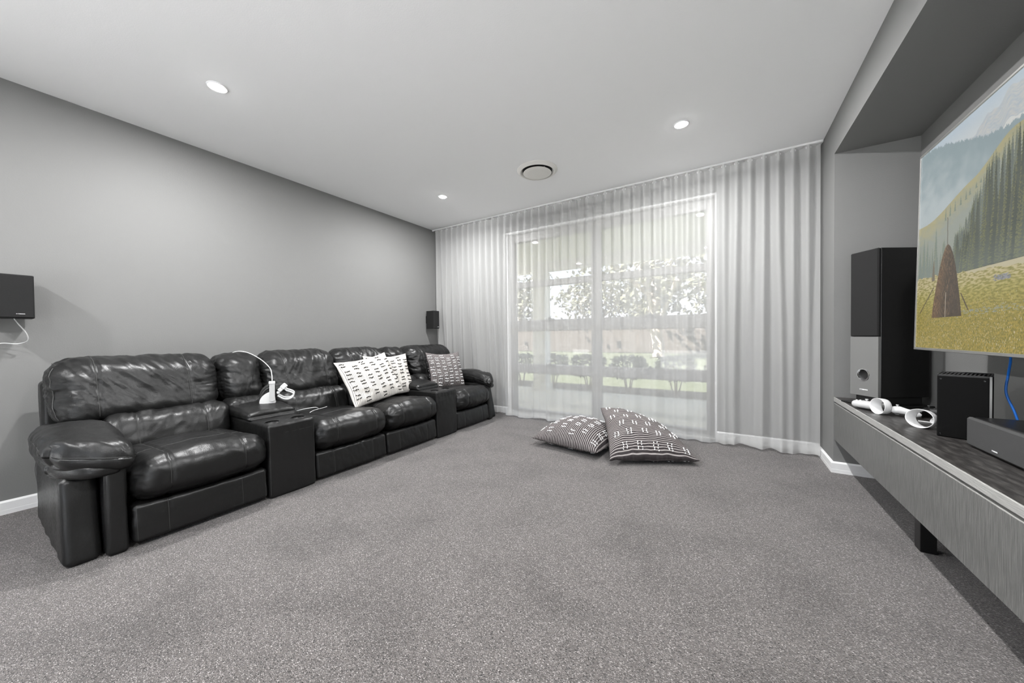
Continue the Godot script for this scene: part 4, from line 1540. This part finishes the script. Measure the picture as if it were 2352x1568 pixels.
func cushion(called: String, label: String, group: String, centre: Vector3, bas: Basis, w: float, h: float, t: float, cloth: Material, tuft: Material, bend: Callable, turned: bool, sd: int) -> void:
	var c := thing(called, label, "cushion", centre, group)
	c.basis = bas
	var st := SurfaceTool.new()
	st.begin(Mesh.PRIMITIVE_TRIANGLES)
	st.set_smooth_group(0)
	var n := 56
	var base := 0
	for side in [-1.0, 1.0]:
		for i in n + 1:
			for j in n + 1:
				var u := -cos(PI * i / n) * 0.35 + 0.65 * lerpf(-1, 1, float(i) / n)
				var v := -cos(PI * j / n) * 0.35 + 0.65 * lerpf(-1, 1, float(j) / n)
				var uv := Vector2(u * 0.5 + 0.5, v * 0.5 + 0.5)
				st.set_uv(Vector2(uv.y, uv.x) if turned else uv)
				st.add_vertex(cushion_point(u, v, side, w, h, t, bend))
		for i in n:
			for j in n:
				var a := base + i * (n + 1) + j
				var b := a + n + 1
				if side > 0:
					for q in [a, b + 1, b, a, a + 1, b + 1]:
						st.add_index(q)
				else:
					for q in [a, b, b + 1, a, b + 1, a + 1]:
						st.add_index(q)
		base += (n + 1) * (n + 1)
	st.generate_normals()
	obj("cover", st.commit(), cloth, c)
	# rows of little yarn tufts in pairs of dashes
	var r := RandomNumberGenerator.new()
	r.seed = sd
	var ts := S()
	var rows := 6
	for side in [-1.0, 1.0]:
		for i in rows:
			for j in 5:
				var cu := -0.84 + 1.68 * i / (rows - 1.0) + r.randf_range(-0.02, 0.02)
				var cv := -0.80 + 1.6 * (j + (0.5 if i % 2 == 0 else 0.0)) / 4.6 + r.randf_range(-0.02, 0.02)
				if absf(cv) > 0.9:
					continue
				if turned:
					var sw := cu
					cu = cv
					cv = sw
				for dsh in [-1.0, 1.0]:
					for k in 4:
						var al := (k - 1.5) * 0.0125 + r.randf_range(-0.003, 0.003)
						var ac: float = dsh * 0.016 + r.randf_range(-0.004, 0.004)
						var du := (ac if turned else al) * 2.0 / w
						var dv := (al if turned else ac) * 2.0 / h
						var a := cushion_point(clampf(cu + du, -1, 1), clampf(cv + dv, -1, 1), side, w, h, t, bend)
						var b := cushion_point(clampf(cu + du + 0.02, -1, 1), clampf(cv + dv, -1, 1), side, w, h, t, bend)
						var d := cushion_point(clampf(cu + du, -1, 1), clampf(cv + dv + 0.02, -1, 1), side, w, h, t, bend)
						var nn: Vector3 = (b - a).cross(d - a).normalized() * side
						var e1 := (b - a).normalized()
						var e2: Vector3 = nn.cross(e1)
						bx(ts, Vector3(-0.0062, -0.0036, -0.002), Vector3(0.0062, 0.0036, 0.006), 0.002, Transform3D(Basis(e1, e2, nn).rotated(nn, (PI / 2 if turned else 0.0) + r.randf_range(-0.4, 0.4)), a))
	var o := obj("tufts", fin(ts), tuft, c)
	o.set_meta("kind", "stuff")

func cushions() -> void:
	var dark := mat("cushion_dark", Color.WHITE, 0.95, 0, 0.1)
	dark.albedo_texture = stripe_tex(rgb(58, 54, 55), rgb(176, 170, 168), 0.34, 3)
	dark.texture_repeat = true
	var light := mat("cushion_light", Color.WHITE, 0.95, 0, 0.1)
	light.albedo_texture = stripe_tex(rgb(222, 218, 212), rgb(120, 116, 114), 0.22, 4)
	var flat_bend := func(p: Vector3, uv: Vector2, side: float) -> Vector3:
		# lying on the floor: underside flat
		var o := p
		if side < 0:
			o.z *= 0.35
		o += Vector3(0, 0, 0.006 * noise(p, 9.0))
		return o
	# lying flat, tip towards the sofa
	var bx1 := Vector3(0.985, 0.0, 0.17).normalized()
	cushion("floor_cushion", "dark striped cushion with white tufts lying flat on the carpet under another", "dark cushions on the carpet", Vector3(-1.215, 0.075, -3.23), Basis(bx1, bx1.cross(Vector3.UP) * -1.0, Vector3.UP), 0.70, 0.66, 0.36, M.cushion_dark, M.tuft_white, flat_bend, false, 5)
	# leaning on the first one: three corners down, one lifted onto its neighbour
	var p1 := Vector3(-0.815, 0.0, -2.82)
	var p2 := Vector3(-0.18, 0.0, -3.165)
	var ex := (p2 - p1).normalized()
	var ey := Vector3.UP.cross(ex)
	var drape := func(p: Vector3, uv: Vector2, side: float) -> Vector3:
		var o := p
		if side < 0:
			o.z *= 0.3
		var up := clampf((1.0 - uv.x) * 0.5, 0, 1) * clampf((1.0 + uv.y) * 0.5, 0, 1)
		o.z += 0.30 * pow(up, 0.9)
		o.x += 0.05 * up
		o.y -= 0.03 * up
		o.z += 0.010 * noise(p, 7.0) + 0.012 * up * sin((uv.x + uv.y) * 7.0)
		return o
	cushion("floor_cushion", "dark striped cushion with white tufts leaning across the flat one on the carpet", "dark cushions on the carpet", (p1 + p2) * 0.5 + ey * 0.31 + Vector3(0, 0.045, 0), Basis(ex, ey, Vector3.UP), 0.72, 0.64, 0.34, M.cushion_dark, M.tuft_white, drape, true, 6)
	var soft_bend := func(p: Vector3, uv: Vector2, side: float) -> Vector3:
		return p + Vector3(0, 0.012 * uv.x * uv.x, 0.02 * uv.x * uv.x + 0.01 * noise(p, 6.0))
	cushion("throw_cushion", "white pinstriped cushion with black tufts in front, leaning on the sofa back", "white cushions on the sofa", Vector3(-2.985, 0.655, -2.165), leaning(0.50, -0.02, 0.13), 0.60, 0.47, 0.16, M.cushion_light, M.tuft_black, soft_bend, false, 7)
	cushion("throw_cushion", "white pinstriped cushion with black tufts propped behind the other white one", "white cushions on the sofa", Vector3(-3.12, 0.655, -2.49), leaning(0.36, 0.12, 0.0), 0.52, 0.45, 0.14, M.cushion_light, M.tuft_black, soft_bend, false, 8)
	cushion("throw_cushion", "dark striped cushion with white tufts leaning on the last sofa seat by the curtain", "dark cushion on the sofa", Vector3(-3.06, 0.64, -3.31), leaning(0.34, 0.25, -0.02), 0.50, 0.46, 0.15, M.cushion_dark, M.tuft_white, soft_bend, false, 9)

# facing +x, leaning back, turned towards the camera side, rolled in its own plane
func leaning(back: float, turn: float, roll: float) -> Basis:
	var b := Basis(Vector3(0, 0, -1), Vector3(0, 1, 0), Vector3(1, 0, 0))
	b = Basis(Vector3(0, 0, 1), back) * b
	b = Basis(Vector3.UP, -turn) * b
	return b * Basis(Vector3(0, 0, 1), roll)

# ---------------------------------------------------------------- cables
func cables() -> void:
	var o := obj("speaker_cable", tube_mesh(smooth_path([Vector3(-3.70, 1.215, -0.20), Vector3(-3.70, 1.18, -0.215), Vector3(-3.72, 1.12, -0.245), Vector3(-3.75, 1.075, -0.25), Vector3(-3.77, 1.055, -0.215), Vector3(-3.785, 1.06, -0.16), Vector3(-3.80, 1.04, -0.10), Vector3(-3.803, 1.02, -0.02)]), 0.0028, 6), M.cable_white)
	tag(o, "thin white cable looping down the wall below the wall loudspeaker", "cable")
	o = obj("charging_cable", tube_mesh(smooth_path([Vector3(-3.008, 0.744, -1.305), Vector3(-3.08, 0.785, -1.335), Vector3(-3.23, 0.83, -1.385), Vector3(-3.33, 0.90, -1.36), Vector3(-3.42, 0.958, -1.30), Vector3(-3.50, 0.965, -1.25), Vector3(-3.57, 0.93, -1.22)]), 0.0032, 6), M.cable_white)
	tag(o, "white cable running from the headset over the top of the sofa back", "cable")
	o = obj("charging_cable", tube_mesh(smooth_path([Vector3(-2.88, 0.50, -1.42), Vector3(-2.80, 0.52, -1.44), Vector3(-2.76, 0.525, -1.50), Vector3(-2.80, 0.50, -1.55)]), 0.0022, 6), M.cable_white)
	tag(o, "short white cable end on the seat beside the console cup holders", "cable")
	o = obj("charging_cable", tube_mesh(smooth_path([Vector3(-2.70, 0.505, -1.425), Vector3(-2.78, 0.50, -1.50), Vector3(-2.88, 0.485, -1.62), Vector3(-2.98, 0.47, -1.72)]), 0.0022, 6), M.cable_white)
	tag(o, "long white cable lying across the seat next to the console", "cable")
	o = obj("network_cable", tube_mesh(smooth_path([Vector3(1.00, 1.01, -2.30), Vector3(1.03, 0.95, -2.36), Vector3(1.05, 0.88, -2.42), Vector3(1.045, 0.80, -2.42), Vector3(1.06, 0.72, -2.40), Vector3(1.075, 0.62, -2.38), Vector3(1.08, TOP + 0.004, -2.37)]), 0.0042, 8), M.cable_blue)
	tag(o, "blue cable hanging from behind the television to the cabinet", "cable")
	o = obj("cable_plug", box(Vector3(1.07, TOP, -2.40), Vector3(1.10, TOP + 0.035, -2.36), 0.005), M.black_plastic)
	tag(o, "black plug at the lower end of the blue cable", "plug")
	o = obj("power_cable", tube_mesh(smooth_path([Vector3(-3.74, 0.34, -0.275), Vector3(-3.755, 0.26, -0.262), Vector3(-3.77, 0.16, -0.27), Vector3(-3.775, 0.05, -0.28), Vector3(-3.77, 0.004, -0.30)]), 0.003, 6), M.cable_grey)
	tag(o, "grey cable hanging behind the sofa arm down to the white skirting", "cable")
	o = obj("charging_lead", tube_mesh(smooth_path([Vector3(0.90, TOP + 0.003, -2.78), Vector3(0.96, TOP + 0.003, -2.75), Vector3(1.03, TOP + 0.003, -2.68), Vector3(1.09, TOP + 0.003, -2.60)]), 0.003, 6), M.cable_white)
	tag(o, "white lead lying on the cabinet behind the ring controllers", "cable")

# ---------------------------------------------------------------- outside the window
func outdoors() -> void:
	# porch: pavers, roof and posts
	var pf := Node3D.new()
	pf.name = "porch_floor"
	pf.set_meta("kind", "structure")
	add_child(pf)
	obj("slab", box(Vector3(-7.2, -0.2, -6.75), Vector3(3.2, -0.085, ZG - 0.1)), M.render_white, pf)
	var pm := box(Vector3(-0.297, -0.09, -0.197), Vector3(0.297, -0.05, 0.197), 0.004)
	for i in 17:
		for j in 6:
			var o := obj("paver", pm, M.paver, pf)
			o.position = Vector3(-6.85 + 0.6 * i + (0.3 if j % 2 else 0.0), 0, -6.5 + 0.4 * j)
	struct("added_sun_wall_left", box(Vector3(-7.4, -0.1, ZG - 0.1), Vector3(XL - 0.1, 2.75, ZG + 0.1)), M.render_white)  # unseen wall, added to keep the sun out of the porch
	struct("added_sun_wall_right", box(Vector3(XN + 0.1, -0.1, ZG - 0.1), Vector3(3.4, 2.75, ZG + 0.1)), M.render_white)  # same on the other side: added as a sun block
	struct("porch_ceiling", box(Vector3(-7.4, 2.56, -6.95), Vector3(3.4, 2.75, ZG - 0.1)), M.soffit_white)
	struct("trim_1", box(Vector3(-7.4, 2.40, -6.6), Vector3(3.4, 2.56, -6.4), 0.01), M.render_white)
	for x in [-3.28, 1.6]:
		var c := thing("porch_column", "square white rendered column holding up the porch roof" + (" seen beside the window frame" if x < 0 else " behind the gathered curtain"), "column", Vector3(x, 0, -6.5))
		obj("shaft", box(Vector3(-0.14, -0.05, -0.14), Vector3(0.14, 2.40, 0.14), 0.01), M.render_white, c)
		obj("base", box(Vector3(-0.17, -0.05, -0.17), Vector3(0.17, 0.08, 0.17), 0.01), M.render_white, c)
	# lawn
	struct("ground", box(Vector3(-60, -0.6, -70), Vector3(40, -0.14, -6.9)), M.grass)
	struct("garden_bed", box(Vector3(-9, -0.2, -8.1), Vector3(5, -0.12, -6.8), 0.01), M.mulch)
	# hedge of separate shrubs with bare stems
	for k in 10:
		shrub(Vector3(-6.0 + 0.86 * k + rng.randf_range(-0.02, 0.02), -0.12, -7.35 + rng.randf_range(-0.06, 0.06)), k)
	# paling fence at the far side of the lawn
	var fn := thing("paling_fence", "brown timber paling fence across the far side of the lawn", "fence", Vector3(-6, -0.14, -24))
	var ps := S()
	for k in 20:
		bx(ps, Vector3(k * 0.12 + 0.004, 0.05, -0.012 + 0.006 * (k % 2)), Vector3(k * 0.12 + 0.116, 1.75 + 0.02 * ((k * 7) % 3), 0.012 + 0.006 * (k % 2)))
	bx(ps, Vector3(0, 0.4, -0.06), Vector3(2.4, 0.48, -0.012))
	bx(ps, Vector3(0, 1.35, -0.06), Vector3(2.4, 1.43, -0.012))
	var panel := fin(ps)
	for k in 16:
		var pn := obj("fence_panel", panel, M.fence_timber, fn)
		pn.position = Vector3(-17 + 2.4 * k, 0, 0)
		obj("post", box(Vector3(-17 + 2.4 * k - 0.05, 0, -0.11), Vector3(-17 + 2.4 * k + 0.05, 1.7, -0.012), 0.01), M.fence_timber, fn)
	# gum trees
	gum(Vector3(-3.15, -0.14, -20.0), 9.5, 0.42, "tall pale-barked gum tree with a forked trunk beyond the hedge", 1, 1500)
	gum(Vector3(-8.3, -0.14, -25.5), 8.5, 0.30, "slender pale gum tree beside the fence, seen past the mullion", 2, 1300)
	gum(Vector3(-15.4, -0.14, -26.0), 9.0, 0.34, "broad-crowned gum tree behind the fence near the porch column", 3, 1400)
	gum(Vector3(-0.4, -0.14, -28.5), 10.0, 0.36, "leafy gum tree standing behind the forked gum tree", 4, 1500)
	gum(Vector3(6.6, -0.14, -23.0), 8.5, 0.34, "gum tree behind the gathered end of the curtain", 5, 1200)
	gum(Vector3(-22.5, -0.14, -31.0), 9.0, 0.34, "distant gum tree at the end of the fence", 6, 1200)
	gum(Vector3(-7.2, -0.14, -35.0), 8.0, 0.30, "distant gum tree far behind the fence, between two nearer trees", 7, 1300)

func leaves(count: int, place: Callable, size: float, m: Material, sd: int) -> MeshInstance3D:
	var st := S()
	var a := Vector3(0, 0, -0.5)
	var b := Vector3(0.28, 0.06, 0)
	var c := Vector3(0, 0, 0.5)
	var d := Vector3(-0.28, 0.06, 0)
	var leaf := [a, b, c, a, c, d]
	var r := RandomNumberGenerator.new()
	r.seed = sd
	st = SurfaceTool.new()
	st.begin(Mesh.PRIMITIVE_TRIANGLES)
	for i in count:
		var p: Vector3 = place.call(r)
		var bs := Basis.from_euler(Vector3(r.randf_range(-1.2, 1.2), r.randf_range(0, TAU), r.randf_range(-1.2, 1.2))).scaled(Vector3.ONE * size * r.randf_range(0.6, 1.3))
		var v := r.randf_range(0.7, 1.25)
		st.set_color(Color(v * r.randf_range(0.95, 1.1), v, v * r.randf_range(0.8, 1.0)))
		for q in leaf:
			st.add_vertex(p + bs * q)
	var o := MeshInstance3D.new()
	o.mesh = fin(st)
	o.material_override = m
	return o

func shrub(at: Vector3, k: int) -> void:
	var t := thing("hedge_shrub", "clipped green hedge shrub on bare stems along the porch edge", "shrub", at, "hedge shrubs along the porch")
	for j in 4:
		var a := TAU * j / 4.0 + k
		var tip := Vector3(cos(a) * 0.22, 0.5 + 0.08 * (j % 2), sin(a) * 0.18)
		obj("stem", tube_mesh([Vector3(cos(a) * 0.03, 0, sin(a) * 0.03), tip * Vector3(0.45, 0.5, 0.45), tip], [0.014, 0.010, 0.006], 6), M.stem, t)
	var f := leaves(750, func(r: RandomNumberGenerator) -> Vector3:
		var u := Vector3(r.randf_range(-1, 1), r.randf_range(-1, 1), r.randf_range(-1, 1))
		var l := pow(absf(u.x), 3.0) + pow(absf(u.y), 3.0) + pow(absf(u.z), 3.0)
		u = u / maxf(0.4, pow(l, 1.0 / 3.0)) * r.randf_range(0.7, 1.0)
		return Vector3(u.x * 0.375, 0.53 + u.y * 0.25, u.z * 0.34), 0.085, M.hedge_leaf, 100 + k)
	f.name = "foliage"
	t.add_child(f, true)

func gum(at: Vector3, h: float, r0: float, label: String, sd: int, count: int) -> void:
	var t := thing("gum_tree", label, "tree", at)
	var r := RandomNumberGenerator.new()
	r.seed = sd * 17
	var tips := []
	var lean := Vector3(r.randf_range(-0.06, 0.06), 1, r.randf_range(-0.05, 0.05))
	var trunk := []
	var rad := []
	for k in 7:
		trunk.append(lean * h * 0.5 * k / 6.0 + Vector3(0.1 * sin(k * 1.3 + sd), 0, 0.1 * cos(k * 1.7)))
		rad.append(r0 * lerpf(1.0, 0.55, k / 6.0) * (1.25 if k == 0 else 1.0))
	obj("trunk", tube_mesh(smooth_path(trunk, 3), r0 * 0.72, 12), M.gum_bark, t)
	for k in 9:
		var s: Vector3 = trunk[2 + k % 5]
		var a := TAU * k / 9.0 + sd
		var d := Vector3(cos(a), r.randf_range(0.7, 1.5), sin(a)).normalized()
		var ln := h * r.randf_range(0.22, 0.36)
		var mid := s + d * ln * 0.5 + Vector3(0, -0.1, 0)
		var tip := s + d * ln
		obj("branch", tube_mesh(smooth_path([s, mid, tip], 4), r0 * 0.26, 8), M.gum_bark, t)
		tips.append(tip)
		tips.append(mid + Vector3(r.randf_range(-0.5, 0.5), 0.5, r.randf_range(-0.5, 0.5)))
	tips.append(trunk[6])
	var f := leaves(count, func(rr: RandomNumberGenerator) -> Vector3:
		var c: Vector3 = tips[rr.randi() % tips.size()]
		return c + Vector3(rr.randfn(), rr.randfn() * 0.7, rr.randfn()) * h * 0.085, 0.42, M.gum_leaf, sd)
	f.name = "crown"
	t.add_child(f, true)
